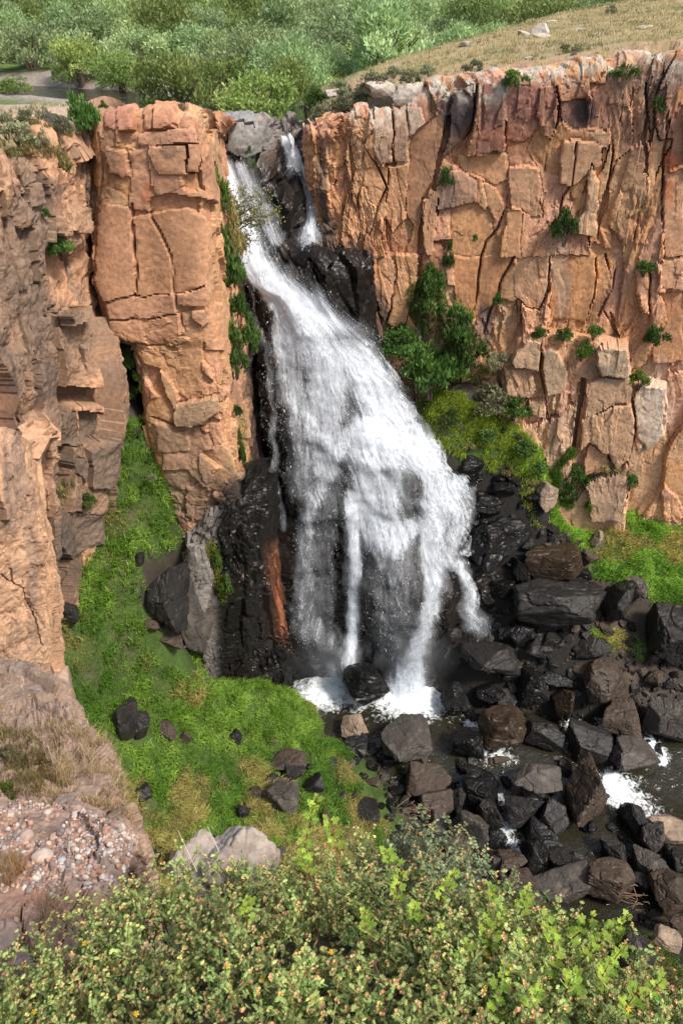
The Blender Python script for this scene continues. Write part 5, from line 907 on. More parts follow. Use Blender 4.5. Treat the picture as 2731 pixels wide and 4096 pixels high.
CL = [ # small plants on ledges and in joints of the cliffs: place, width, height, distance, kind, label
 (562, 232, 26, 30, 44.6, 0, 'green shrub hanging in the middle of the right cliff'), (448, 178, 18, 18, 46.5, 0, 'leafy tuft in the dark joint of the right cliff'), (448, 262, 11, 30, 46.4, 0, 'narrow green plant low in the joint above the ledge'), (430, 290, 22, 26, 46.0, 0, 'green plant at the top of the vegetated ledge'), (428, 310, 22, 26, 45.6, 0, 'green plant just under the ledge top beside grey streaks'),
 (456, 330, 26, 34, 45.0, 0, 'tall green shrub right of the grey streaked rock'), (400, 348, 34, 24, 45.2, 0, 'dense bush at the left end of the vegetated ledge'), (428, 378, 46, 42, 44.6, 0, 'biggest leafy bush on the vegetated ledge'), (382, 364, 15, 18, 45.2, 0, 'bright round tuft beside the falling water'), (468, 352, 26, 36, 44.8, 0, 'leafy shrub in the mossy joint'), (498, 362, 22, 16, 44.2, 2, 'blue-green shrub on the ledge beside the rounded slab'),
 (490, 400, 34, 22, 44.0, 2, 'grey-green bush under the rounded slab'), (512, 412, 24, 18, 43.8, 0, 'dark bush at the foot of the rounded slab'), (540, 332, 16, 12, 44.2, 0, 'green tuft on the lower tier of the right cliff, first of the row'), (562, 335, 18, 12, 44.0, 0, 'green tuft on the lower tier beside a pale stone'), (592, 333, 16, 14, 43.8, 0, 'yellowish plant at the right end of the tier row'), (580, 352, 20, 18, 43.6, 1, 'dry yellow-green plant hanging over the lower tier'),
 (655, 336, 22, 20, 43.2, 0, 'leafy plant in the crack near the right edge'), (636, 382, 20, 18, 43.0, 1, 'olive plant on the pale lower face'), (642, 270, 18, 14, 43.6, 0, 'small plant high in the cracked right part of the cliff'), (574, 485, 34, 32, 43.0, 0, 'dark green shrub at the foot of the right cliff'), (610, 468, 16, 12, 42.6, 1, 'dry little plant near the foot of the right cliff'), (566, 476, 14, 22, 43.4, 0, 'slim shrub climbing the foot joint of the right cliff'), (628, 482, 14, 18, 42.4, 0, 'shrub in the joint below the pale face'), (600, 350, 10, 10, 43.6, 0, 'tiny green tuft above the pale block'),
 (515, 80, 22, 14, 45.6, 0, 'green plant on the rim just below the grassy hill'), (624, 76, 28, 12, 45.0, 0, 'wide green plant on the rim near the right edge'), (655, 110, 20, 16, 44.8, 0, 'dark plant in the upper crack at the right edge'), (496, 304, 8, 12, 45.2, 0, 'tuft above the mossy joint'), (474, 238, 6, 8, 45.4, 0, 'tiny tuft on the smooth orange wall'), (370, 290, 7, 26, 46.8, 0, 'thin strip of green in the corner by the falls'), (372, 320, 7, 22, 46.6, 0, 'lower thin strip of green in the corner by the falls'),
 (226, 290, 26, 46, 40.6, 0, 'dense bush hanging on the pillar flank beside the falls'), (230, 250, 24, 36, 41.4, 1, 'yellow-green bush high on the pillar flank'), (220, 222, 20, 44, 41.5, 1, 'tall twiggy bush at the top of the pillar flank'), (240, 318, 14, 24, 40, 0, 'bright plant below the hanging bush'), (236, 362, 28, 34, 38.6, 0, 'bright leafy bush on the lower pillar flank'), (222, 372, 16, 28, 37.8, 0, 'bush at the edge of the lower pillar flank'), (250, 345, 14, 26, 40, 0, 'plant above the lower flank bush'), (238, 412, 8, 16, 38.0, 0, 'small plant under the lower flank bush'), (243, 455, 9, 50, 37.4, 0, 'long green trailing plant down the pillar edge'),
 (252, 165, 9, 10, 46.4, 0, 'small bright tuft on the rock between the two upper streams'), (248, 152, 8, 10, 46.6, 0, 'grass tuft on the grey slab above the falls'),
 (88, 128, 24, 40, 36.6, 0, 'upright green bush on the rim left of the pillar'), (104, 108, 8, 8, 37.4, 0, 'little tuft on top of the pillar'), (182, 112, 10, 10, 37.0, 2, 'dry brush on the right corner of the pillar top'), (44, 116, 16, 13, 37, 2, 'dry brush on the left plateau rim'), (62, 166, 24, 28, 34.0, 1, 'olive brush drooping over the left rim'), (62, 250, 24, 22, 33.2, 0, 'dark bush on the face of the left wall'), (46, 214, 9, 9, 32, 0, 'tiny bush high on the left wall'), (8, 130, 24, 20, 33, 2, 'sage bush at the left edge of the plateau'), (20, 138, 30, 18, 32.5, 2, 'wide sage bush on the plateau rim'), (40, 142, 22, 18, 33, 2, 'sage bush right of the wide one on the plateau rim'), (60, 128, 20, 14, 34.5, 2, 'low sage behind the drooping brush'), (28, 122, 18, 14, 35, 2, 'small sage further back on the plateau'),
 (128, 362, 26, 34, 37.4, 0, 'plants filling the upper recess beside the pillar'), (126, 395, 24, 30, 37, 0, 'plants in the middle of the recess beside the pillar'), (62, 495, 24, 30, 30.4, 1, 'brown dry bush low on the left wall'), (90, 500, 16, 16, 31.8, 0, 'green tuft at the foot of the left wall'), (70, 480, 14, 22, 31.2, 1, 'dry brush under the cave'), (151, 478, 12, 8, 34.6, 2, 'bluish herb at the foot of the pillar'),
 (226, 582, 12, 26, 33.6, 0, 'bright moss plant on the edge of the grey slab'), (218, 560, 10, 24, 33.6, 0, 'moss strip along the top of the grey slab'), (180, 590, 14, 14, 33.2, 0, 'weedy tuft on the dark rock left of the grey slab'),
 (318, 104, 26, 18, 51.5, 0, 'green bush at the left foot of the hill by the notch'), (340, 92, 26, 14, 52.5, 2, 'sage bush on the hill just above the notch'), (306, 112, 20, 14, 51.5, 2, 'low sage at the very lip of the notch'), (362, 96, 24, 14, 50, 2, 'sage bush behind the leaning pale rock'),
 (452, 418, 18, 12, 43.4, 0, 'herb clump on the mossy bank nearest the falls'), (486, 432, 22, 14, 43.2, 0, 'herb clump in the middle of the mossy bank'), (520, 448, 26, 14, 42.8, 0, 'dense herbs at the right end of the mossy bank'), (468, 446, 14, 10, 42.8, 1, 'yellowish herb on the lip of the mossy bank'), (536, 468, 20, 14, 42.4, 0, 'herbs at the right lower corner of the mossy bank'), (505, 470, 16, 10, 42.4, 1, 'yellow moss tuft over the black rocks'),
 (393, 74, 16, 10, 50, 2, 'sage bush low on the hill above the buttress'), (408, 80, 20, 12, 48.6, 2, 'sage bush behind the lichen rocks'), (428, 72, 18, 12, 50, 2, 'sage bush left of a flat rim rock'), (472, 70, 18, 12, 49.5, 2, 'round dark sage on the rim path'), (563, 52, 10, 8, 52, 2, 'lone dark bush on the hill slope'), (576, 53, 12, 8, 52, 2, 'second dark bush on the hill slope'), (608, 20, 9, 8, 74, 2, 'tiny bush near the hill crest'), (375, 88, 34, 18, 49, 2, 'wide sage brush at the left end of the hill'), (350, 104, 30, 16, 49.5, 2, 'sage brush right of the notch'), (330, 112, 26, 16, 49.5, 2, 'sage brush at the right lip of the notch'), (418, 96, 14, 20, 47.6, 0, 'bright green bush between lichen rocks on the rim'), (380, 118, 14, 12, 47.2, 2, 'grey brush on the buttress top')]
for i, (x, y, w_, h_, Y, kd, lab) in enumerate(CL):
    p = un(x, y + h_ * .5, Y); m1 = np.linalg.norm(p) / FPX; big = 1.25 if 375 < x < 520 and 270 < y < 430 else (1.5 if 205 < x < 262 and 180 < y < 390 else 1.0); W = w_ * m1 * 1.15 * big; H = h_ * m1 * 1.25 * big
    if y < 125: p[2] = max(p[2], gh(p[0], p[1]) - .1)
    shrub('cliff_shrub' if kd != 2 else 'sage_bush', p, W, H, (SHR, [SHR[0], SAGE[0]], SAGE)[kd], lab, 'shrub', 'shrubs on the cliffs and rim', 500 + i * 7, stems=w_ > 13, tint=((1, 1, 1), (1.3, 1.1, .8), (1, 1, 1))[kd])
# turf and moss on the ledge of the right cliff
def cliff_turf(poly, n, seed, lab, cols, L=.2, X=None, w_=.02):
    a, b = proj(XR if X is None else X); XX = (XR if X is None else X); m = in_poly(a + 6 * noise(XX * .9, 3), b + 6 * noise(XX * .9, 4), poly) & (fbm(XX * .9, 3, seed) > -.15); idx = np.flatnonzero(m.ravel()); r = np.random.default_rng(seed)
    P = XX.reshape(-1, 3)[r.choice(idx, n)]; k = r.random((n, 1)); c = np.array(cols[0]) * k + np.array(cols[1]) * (1 - k); V, Fs, Cc = blades(P, L * r.uniform(.6, 1.3, n), w_, np.zeros((n, 2)) + (-.1, -.75), c, 1.2, seed, 5, .08, .6)
    tag(link('ledge_turf', mesh('ledge_turf', V, Fs, M_grass, Cc)), lab, 'grass', kind='stuff')
cliff_turf(R4((380, 620), (480, 600), (600, 620), (640, 760), (760, 840), (900, 850), (930, 1010), (780, 1010), (600, 900), (430, 800), (330, 760)), 5200, 5, 'yellow-green turf hanging on the ledge right of the falls', ((.28, .48, .06), (.54, .56, .08)), .3)
cliff_turf(R4((300, 180), (400, 60), (470, 80), (500, 200), (560, 300), (620, 380), (700, 420), (720, 560), (600, 640), (450, 620), (330, 560), (300, 420), (180, 420), (200, 360), (320, 300)), 2600, 6, 'green plants and moss over the upper ledge right of the falls', ((.09, .20, .03), (.20, .30, .05)), .26)
cliff_turf(R4((960, 1000), (1050, 900), (1120, 980), (1140, 1176), (1000, 1176)), 1200, 7, 'weeds at the foot of the stepped part of the right cliff', ((.09, .20, .03), (.20, .30, .05)), .26)
cliff_turf(R3((490, 400), (600, 420), (640, 640), (600, 800), (500, 760), (520, 600)), 500, 8, 'weeds in the dark recess left of the pillar', ((.07, .15, .025), (.15, .22, .05)), .22, XP)
cliff_turf(R3((1080, 700), (1120, 700), (1160, 1000), (1150, 1176), (1110, 1000)), 500, 9, 'bright moss strip along the pillar edge by the falls', ((.16, .30, .03), (.28, .34, .05)), .2, XP)
cliff_turf(R5((930, 150), (980, 140), (1060, 340), (1030, 420), (990, 330)), 500, 10, 'yellow moss on the black wall beside the tall grey slab', ((.26, .34, .03), (.34, .36, .05)), .16, XD)
cliff_turf(R1((0, 560), (120, 560), (330, 620), (360, 700), (300, 760), (0, 720)), 1300, 11, 'dry grass hanging over the rim of the left wall', ((.40, .32, .15), (.22, .22, .08)), .3, XL)
# rocks lying on the hill and along the rim
HR = [(398, 40, 0)]; RR = [(92, 372, 84, 44, 34, 48.6, 'pale', 'leaning pale slab of rock at the left end of the hill')]
for i, (x, y, w_, h_, Y, tone, lab) in enumerate([(380, 84, 34, 20, 48.6, 'pale', 'leaning pale rock with dark side at the left end of the hill'), (413, 92, 32, 22, 47.8, 'pale', 'big lichen-grey boulder on the rim of the buttress'), (441, 92, 18, 14, 47.2, 'pale', 'squarish lichen-white rock on the rim beside the big boulder'), (540, 30, 26, 14, 66, 'pale', 'largest pale rock on the hill slope'), (525, 34, 18, 5, 66, 'pale', 'flat pale rock left of the largest hill rock'), (541, 41, 20, 5, 63, 'pale', 'flat pale rock below the largest hill rock'), (466, 44, 12, 6, 64, 'pale', 'small pale rock near the hill crest'), (580, 39, 16, 4, 64, 'pale', 'flat stone right of the largest hill rock'),
   (497, 70, 20, 8, 48.6, 'pale', 'flat pale rim rock on the red path'), (528, 58, 10, 4, 52, 'pale', 'small stone above the rim path'), (572, 58, 8, 4, 51, 'pale', 'small white stone beside the dark bushes'), (550, 22, 10, 4, 74, 'pale', 'small rock behind the largest hill rock'), (640, 34, 14, 4, 60, 'pale', 'low stone on the upper hill'), (56, 121, 18, 14, 36.5, 'grey', 'grey-brown rock on the left plateau rim'), (70, 123, 18, 12, 36.5, 'tan', 'pinkish rock on the left plateau rim'), (330, 93, 16, 6, 52, 'pale', 'small flat rock at the start of the hill'), (0, 0, 0, 0, 0, '', '')]):
    if not lab: continue
    p = un(x, y + h_ * .25, Y); m1 = np.linalg.norm(p) / FPX; p[2] = max(p[2], gh(p[0], p[1]))
    tag(link('rim_rock', rock_mesh(1500 + i, tone, 3, 26, 7, mat=M_rock), None, p, (rs.normal(0, .1), rs.normal(0, .2), rs.uniform(0, 1)), (w_ * m1 * .55, w_ * m1 * .5, h_ * m1 * .6)), lab, 'rock', 'rocks on the hill and rim')
# blocky outcrop along the upper rim
for i in range(34):
    f = i / 33; x = 530 + 150 * f + rs.normal(0, 1.0); y = 62 - 11 * f + rs.normal(0, .8); p = un(x, y, 47.3 - 1.2 * f); p[2] = gh(p[0], p[1]) + .1; s = .30 + .28 * rs.random()
    tag(link('rim_rock', rock_mesh(1600 + i % 6, 'pale' if i % 3 else 'tan', 3, 30, 5, mat=M_rock) if i < 6 else bpy.data.objects['rim_rock'].data, None, p, (0, 0, rs.uniform(-.3, .3)), (s, .4, s * rs.uniform(.7, 1.2))), 'squarish pale block in the row along the upper rim', 'rock', 'row of blocks along the upper rim')
# leafy small tree leaning over the falls from the pillar
tr = thing('small_tree', 'straggly yellow-green small tree leaning out over the waterfall', 'tree', un(222, 236, 43))
B0 = np.array(un(222, 236, 43)); parts = []; tips = []
rr_ = np.random.default_rng(4)
for (x, y, Y) in [(262, 208, 42), (250, 196, 42.5), (275, 215, 41.5), (240, 185, 43), (262, 228, 42), (250, 245, 42), (236, 205, 43), (230, 190, 43.5), (245, 220, 42.5), (268, 200, 42)]:
    e = un(x, y, Y) - B0; mid = e * .55 + rr_.normal(0, .15, 3) + np.array((0, 0, .25)); parts.append(tube([np.zeros(3), mid * .5 + rr_.normal(0, .08, 3), mid, e], [.07, .05, .035, .012], 5))
    for _ in range(7):
        s0 = mid + (e - mid) * rr_.uniform(-.3, 1); e2 = s0 + rr_.normal(0, .38, 3); parts.append(tube([s0, (s0 + e2) / 2 + rr_.normal(0, .05, 3), e2], [.018, .012, .006], 4)); tips.append(e2); tips.append((s0 + e2) / 2)
V, F = join(parts); link('trunk', mesh('trunk', V, [F], M_twig, np.zeros((len(V), 3)) + (.16, .12, .09)), tr)
tips = np.array(tips); n = 2000; C = tips[rr_.integers(len(tips), size=n)] + rr_.normal(0, .15, (n, 3)); ax = rr_.normal(0, 1, (n, 3)); ax /= np.linalg.norm(ax, axis=1, keepdims=True); sd = np.cross(ax, rr_.normal(0, 1, (n, 3))); sd /= np.linalg.norm(sd, axis=1, keepdims=True)
V = np.stack([C - ax * .07, C + sd * .04, C + ax * .07, C - sd * .04], 1).reshape(-1, 3); m_ = rr_.random((n, 1)); link('crown', mesh('crown', V, [np.arange(n * 4).reshape(-1, 4)], M_leaf, np.repeat(np.array((.12, .16, .03)) * (1 - m_) + np.array((.30, .26, .08)) * m_, 4, 0)), tr)
# ---------------------------------------------------------------- the near side: outcrops, ledge and shrubs at the viewpoint
NEARPAL = [(.27, .19, .14), (.23, .165, .125), (.32, .22, .16)]
OC = [[(-60, 660, 15), (20, 668, 14), (58, 688, 13), (72, 705, 13), (80, 735, 13.2), (92, 765, 13.4)], [(-60, 700, 11.5), (25, 712, 11.2), (75, 722, 10.6), (100, 745, 10.2), (110, 780, 10.4), (124, 825, 10.9)], [(-60, 745, 9.5), (25, 755, 9.3), (75, 765, 9.0), (112, 785, 8.6), (130, 832, 8.9), (143, 885, 9.3)],
      [(-60, 790, 8), (25, 795, 7.9), (75, 800, 7.7), (118, 815, 7.5), (142, 872, 7.8), (151, 935, 8.2)], [(-60, 840, 7), (25, 845, 7), (75, 850, 6.9), (122, 865, 6.8), (145, 925, 7), (152, 970, 7.5)]]
outcrop, XO, NO, PO = cliff('outcrop', 'brown rock outcrop topped with dry grass at the lower left', OC, .045, (.6, .55), (.24, .26), 91, NEARPAL, ((40, 720, 60, 30, (.24, .17, .13), .5, 0), (125, 810, 16, 50, (.30, .19, .13), .5, 0)), (), .2, mat=M_near, streak=.15, tilt=.35, rough=1.0, skirt=.4, minf=60)
LG = [[(-60, 788, 6.3), (30, 797, 6.0), (85, 806, 5.6), (122, 820, 5.2), (139, 840, 5.0), (146, 880, 5.3), (150, 930, 5.6)], [(-60, 830, 5.0), (30, 832, 4.9), (80, 838, 4.75), (110, 848, 4.55), (125, 862, 4.45), (135, 900, 4.8), (140, 950, 5.0)], [(-60, 880, 3.9), (20, 882, 3.8), (70, 888, 3.8), (95, 898, 3.75), (110, 915, 3.7), (122, 950, 4.1), (126, 1000, 4.4)],
      [(-60, 950, 3.0), (15, 952, 3.0), (60, 955, 3.0), (85, 965, 3.0), (98, 985, 3.0), (112, 1015, 3.4), (118, 1060, 3.6)]]
ledge, XG, NG, PG = cliff('outcrop', 'pinkish rock ledge strewn with pebbles at the lower left', LG, .03, (.55, .5), (.2, .2), 97, [(.36, .22, .155), (.33, .23, .18), (.40, .27, .2)], ((20, 880, 40, 20, (.30, .15, .10), .5, 0), (100, 880, 20, 30, (.16, .14, .13), .6, 0), (95, 868, 5, 5, (.5, .1, .02), .6, 0), (22, 868, 6, 8, (.5, .12, .03), .6, 0), (118, 838, 12, 10, (.42, .38, .33), .6, 0)), (), .07, mat=M_near, streak=.1, tilt=.15, rough=.35, skirt=.2, minf=60)
for o in (outcrop, ledge): o['category'] = 'outcrop'
# ledge the camera stands on
lx_, ly_ = np.meshgrid(np.arange(-5, 6.01, .08), np.arange(-3, 4.01, .08)); P = np.stack([lx_, ly_, lx_ * 0], -1)
ly2 = ly_ + 1.0 * sstep(.45, 1.3, lx_) + .8 * sstep(.5, 1.3, -lx_)
lz_ = np.interp(ly2, [-3, -.2, .5, 1.1, 2.3, 2.9, 3.3, 4], [-1.5, -1.65, -2.35, -3.25, -4.35, -5.2, -9, -16]) + .07 * fbm(P * 1.5, 3, 2) - .25 * sstep(.6, 1.8, np.abs(lx_)) * sstep(.2, 1.5, ly_)
ii = np.arange(lx_.size).reshape(lx_.shape); q = np.stack([ii[:-1, :-1], ii[:-1, 1:], ii[1:, 1:], ii[1:, :-1]], -1).reshape(-1, 4)
c = np.array((.085, .065, .045)) * (1 + .4 * fbm(P * 4, 3, 6)[..., None]); tag(link('viewpoint_ground', mesh('viewpoint_ground', np.stack([lx_, ly_, lz_], -1).reshape(-1, 3), [q], M_near, np.c_[c.reshape(-1, 3), np.zeros(c.size // 3)], smooth=True)), kind='structure')
def lgh(x, y): return float(np.interp(y, [-3, -.2, .5, 1.1, 2.3, 2.9, 3.3, 4], [-1.5, -1.65, -2.35, -3.25, -4.35, -5.2, -9, -16]))
# pebbles
def on_patch(X, poly, n, seed):
    a, b = proj(X); m = in_poly(a, b, poly).ravel(); idx = np.flatnonzero(m); return X.reshape(-1, 3)[np.random.default_rng(seed).choice(idx, n)]
gp = on_patch(XG, [(-5, 798), (60, 801), (100, 816), (138, 838), (130, 866), (108, 888), (70, 900), (-5, 896)], 2700, 1); r = np.random.default_rng(5); V0, F0 = ICO[2]
dens = fbm(gp * 2.2, 2, 3) > -.25; gp = gp[dens]; n = len(gp); s = .010 + .024 * r.random(n) ** 3; Vp = V0[None] * (1 + .18 * noise(V0[None] * 1.3 + r.uniform(0, 50, (n, 1, 3)), 3)[..., None]) * (s[:, None, None] * r.uniform(.6, 1.3, (n, 1, 3))) + (gp + np.c_[np.zeros((n, 2)), s * .4])[:, None]
PC = np.array([(.5, .33, .25), (.42, .24, .17), (.36, .19, .13), (.55, .47, .40), (.30, .24, .21), (.46, .40, .38), (.22, .18, .17)]); cc = PC[r.integers(len(PC), size=n)] * r.uniform(.8, 1.15, (n, 1))
tag(link('gravel', mesh('gravel', Vp.reshape(-1, 3), [(F0[None] + (np.arange(n) * len(V0))[:, None, None]).reshape(-1, 3)], M_near, np.c_[np.repeat(cc, len(V0), 0), np.zeros(n * len(V0))], smooth=True)), 'pink and grey pebbles strewn over the near rock ledge', 'gravel', kind='stuff')
for i, (x, y, w_, tone, lab) in enumerate([(42, 858, 18, (.52, .40, .32), 'largest pinkish cobble on the pebbly ledge'), (27, 840, 14, (.42, .30, .24), 'brownish cobble left on the pebbly ledge'), (8, 818, 14, (.5, .42, .36), 'pale cobble at the left edge of the pebbly ledge'), (62, 862, 8, (.36, .38, .42), 'bluish grey cobble on the pebbly ledge'), (53, 838, 8, (.48, .31, .24), 'pink stone in the bare patch of the ledge'), (72, 848, 9, (.52, .40, .33), 'pale stone right of the bare patch'), (84, 858, 10, (.44, .30, .24), 'flat stone at the outer edge of the ledge'), (48, 814, 8, (.55, .44, .38), 'pale stone at the upper edge of the ledge'), (74, 815, 8, (.56, .48, .42), 'white stone near the outer corner of the ledge')]):
    a, b = proj(XG); k = np.argmin(((a - x) ** 2 + (b - y) ** 2).ravel()); p = XG.reshape(-1, 3)[k]; rad = w_ * np.linalg.norm(p) / FPX * .5; V = ICO[3][0] * (1 + .16 * fbm(ICO[3][0] * 1.1 + i * 5, 2, i)[:, None])
    tag(link('cobble', mesh('cobble', V, [ICO[3][1]], M_near, np.c_[np.zeros((len(V), 3)) + tone, np.zeros(len(V))], smooth=True), None, p + np.array((0, 0, rad * .35)), (0, 0, i), (rad, rad * .85, rad * .62)), lab, 'stone', 'cobbles on the pebbly ledge')
# rocks on the grassy outcrop, white boulder behind the shrubs
for i, (x, y, w_, h_, Y, tone, lab) in enumerate([(58, 690, 30, 40, 13.2, 'tan', 'upright cracked rock at the foot of the pale column'), (30, 706, 44, 30, 12.4, 'grey', 'grey jointed rock below the pale column'), (20, 674, 30, 24, 13.6, 'grey', 'grey rock tucked under the pale column'), (64, 722, 30, 26, 11.2, 'tan', 'tan blocky rock above the dry grass'), (48, 726, 26, 16, 11, 'grey', 'flat rock above the dry grass'), (84, 798, 26, 10, 8.0, 'tan', 'flat tan rock beside the dry tuft'), (62, 806, 24, 16, 7.6, 'grey', 'rock slab below the dry tuft'), (75, 800, 14, 8, 7.8, 'tan', 'small tan stone beside the dry tuft')]):
    p = un(x, y, Y); m1 = np.linalg.norm(p) / FPX; t0 = TONES[tone]; TONES['_t'] = ((.30, .21, .155) if tone == 'tan' else (.22, .165, .135), 0)
    tag(link('outcrop_rock', rock_mesh(1900 + i, '_t', 4, 26, 9, mat=M_near, rough=.06), None, p, (rs.normal(0, .15), rs.normal(0, .15), rs.uniform(-.5, .5)), (w_ * m1 * .55, w_ * m1 * .5, h_ * m1 * .6)), lab, 'rock', 'rocks on the near outcrop')
TONES['_w'] = ((.36, .295, .245), 0)
tag(link('white_boulder', rock_mesh(1950, '_w', 5, 14, 8, mat=M_near, rough=.05), None, un(242, 862, 3.6), (.1, .25, .3), (.35, .32, .25)), 'white lichened boulder poking out behind the flowering shrubs', 'boulder')
tag(link('white_boulder', rock_mesh(1951, '_w', 5, 16, 8, mat=M_near, rough=.05), None, un(200, 878, 3.5), (.2, -.35, .9), (.30, .26, .20)), 'lower tilted pale rock left of the white lichened boulder', 'boulder')
# dry grass on the outcrop
def dry(poly, n, L, seed, lab, X=None, col=((.64, .48, .28), (.46, .34, .17)), w_=.006, per=9, spread=.05, lean=(.25, -.1)):
    P = on_patch(XO if X is None else X, poly, n, seed); r = np.random.default_rng(seed); k = r.random((n, 1)); c = np.array(col[0]) * k + np.array(col[1]) * (1 - k)
    V, Fs, Cc = blades(P, L * r.uniform(.6, 1.2, n), w_, np.zeros((n, 2)) + lean, c, 1.15, seed, per, spread, .3); tag(link('dry_grass', mesh('dry_grass', V, Fs, M_grass, Cc)), lab, 'grass', kind='stuff')
dry([(40, 722), (100, 735), (125, 790), (112, 800), (70, 775), (45, 750)], 700, .36, 1, 'straw-coloured grass along the outer edge of the near outcrop')
dry([(95, 745), (122, 785), (135, 830), (120, 815)], 160, .34, 6, 'pale tan grass fringe over the side of the near outcrop')
dry([(20, 790), (90, 796), (118, 812), (60, 800)], 120, .2, 7, 'dry grass between the rocks above the pebbly ledge')
dry([(56, 770), (70, 768), (72, 786), (58, 788)], 26, .42, 2, 'tall pale dry grass tuft on the near outcrop', per=14)
dry([(0, 725), (40, 735), (60, 790), (0, 800)], 380, .22, 3, 'brown and green weeds at the left of the near outcrop', col=((.22, .20, .07), (.30, .20, .10)))
dry([(0, 862), (18, 850), (26, 880), (0, 890)], 60, .20, 4, 'rust-brown grass tuft on the pebbly ledge', XG, ((.42, .24, .12), (.5, .34, .17)), .003, 8, .04)
dry([(36, 895), (62, 890), (66, 925), (40, 930)], 36, .22, 5, 'pale pink dry grass tuft at the foot of the ledge', XG, ((.5, .34, .24), (.42, .28, .16)), .0025, 9, .04)
for i, (x, y, w_, h_, Y, lab) in enumerate([(18, 752, 34, 38, 9.2, 'dark twiggy brush at the left edge of the near outcrop'), (46, 760, 20, 18, 9.2, 'small brown brush right of the dark brush'), (88, 792, 18, 12, 8.2, 'dry cushion plant at the edge of the near outcrop'), (8, 790, 24, 26, 8, 'green weed clump at the left edge below the dark brush'), (4, 712, 14, 22, 11.5, 'dry tuft below the pale column at the left edge')]):
    p = un(x, y + h_ * .5, Y); m1 = np.linalg.norm(p) / FPX; shrub('brush', p, w_ * m1 * 1.1, h_ * m1 * 1.15, SAGE if i != 3 else SHR, lab, 'shrub', 'brush on the near outcrop', 900 + i, tint=((.55, .5, .45), (.9, .7, .5), (1, .8, .6), (1.3, 1.2, .8), (1.6, 1.2, .8))[i])
# drift twigs
for i, (rf, x, y, lab) in enumerate([(R8, 345, 190, 'bundle of pale drift twigs beside the brown rocks'), (R8, 1335, 590, 'drift twigs caught under the rectangular block')]):
    px, py = rf(x, y); p = surf(px, py); p = un(px, py, p[1] - .6); r = np.random.default_rng(i); parts = []
    for _ in range(22): e = np.array((r.normal(0, .8), r.normal(0, .3), r.normal(0, .35))); s0 = r.normal(0, .3, 3); parts.append(tube([s0 - e * .5, s0 + r.normal(0, .05, 3), s0 + e * .5], [.02, .018, .008], 4))
    V, F = join(parts); tag(link('drift_twigs', mesh('drift_twigs', V, [F], M_twig, np.zeros((len(V), 3)) + (.24, .16, .10)), None, p), lab, 'twigs')

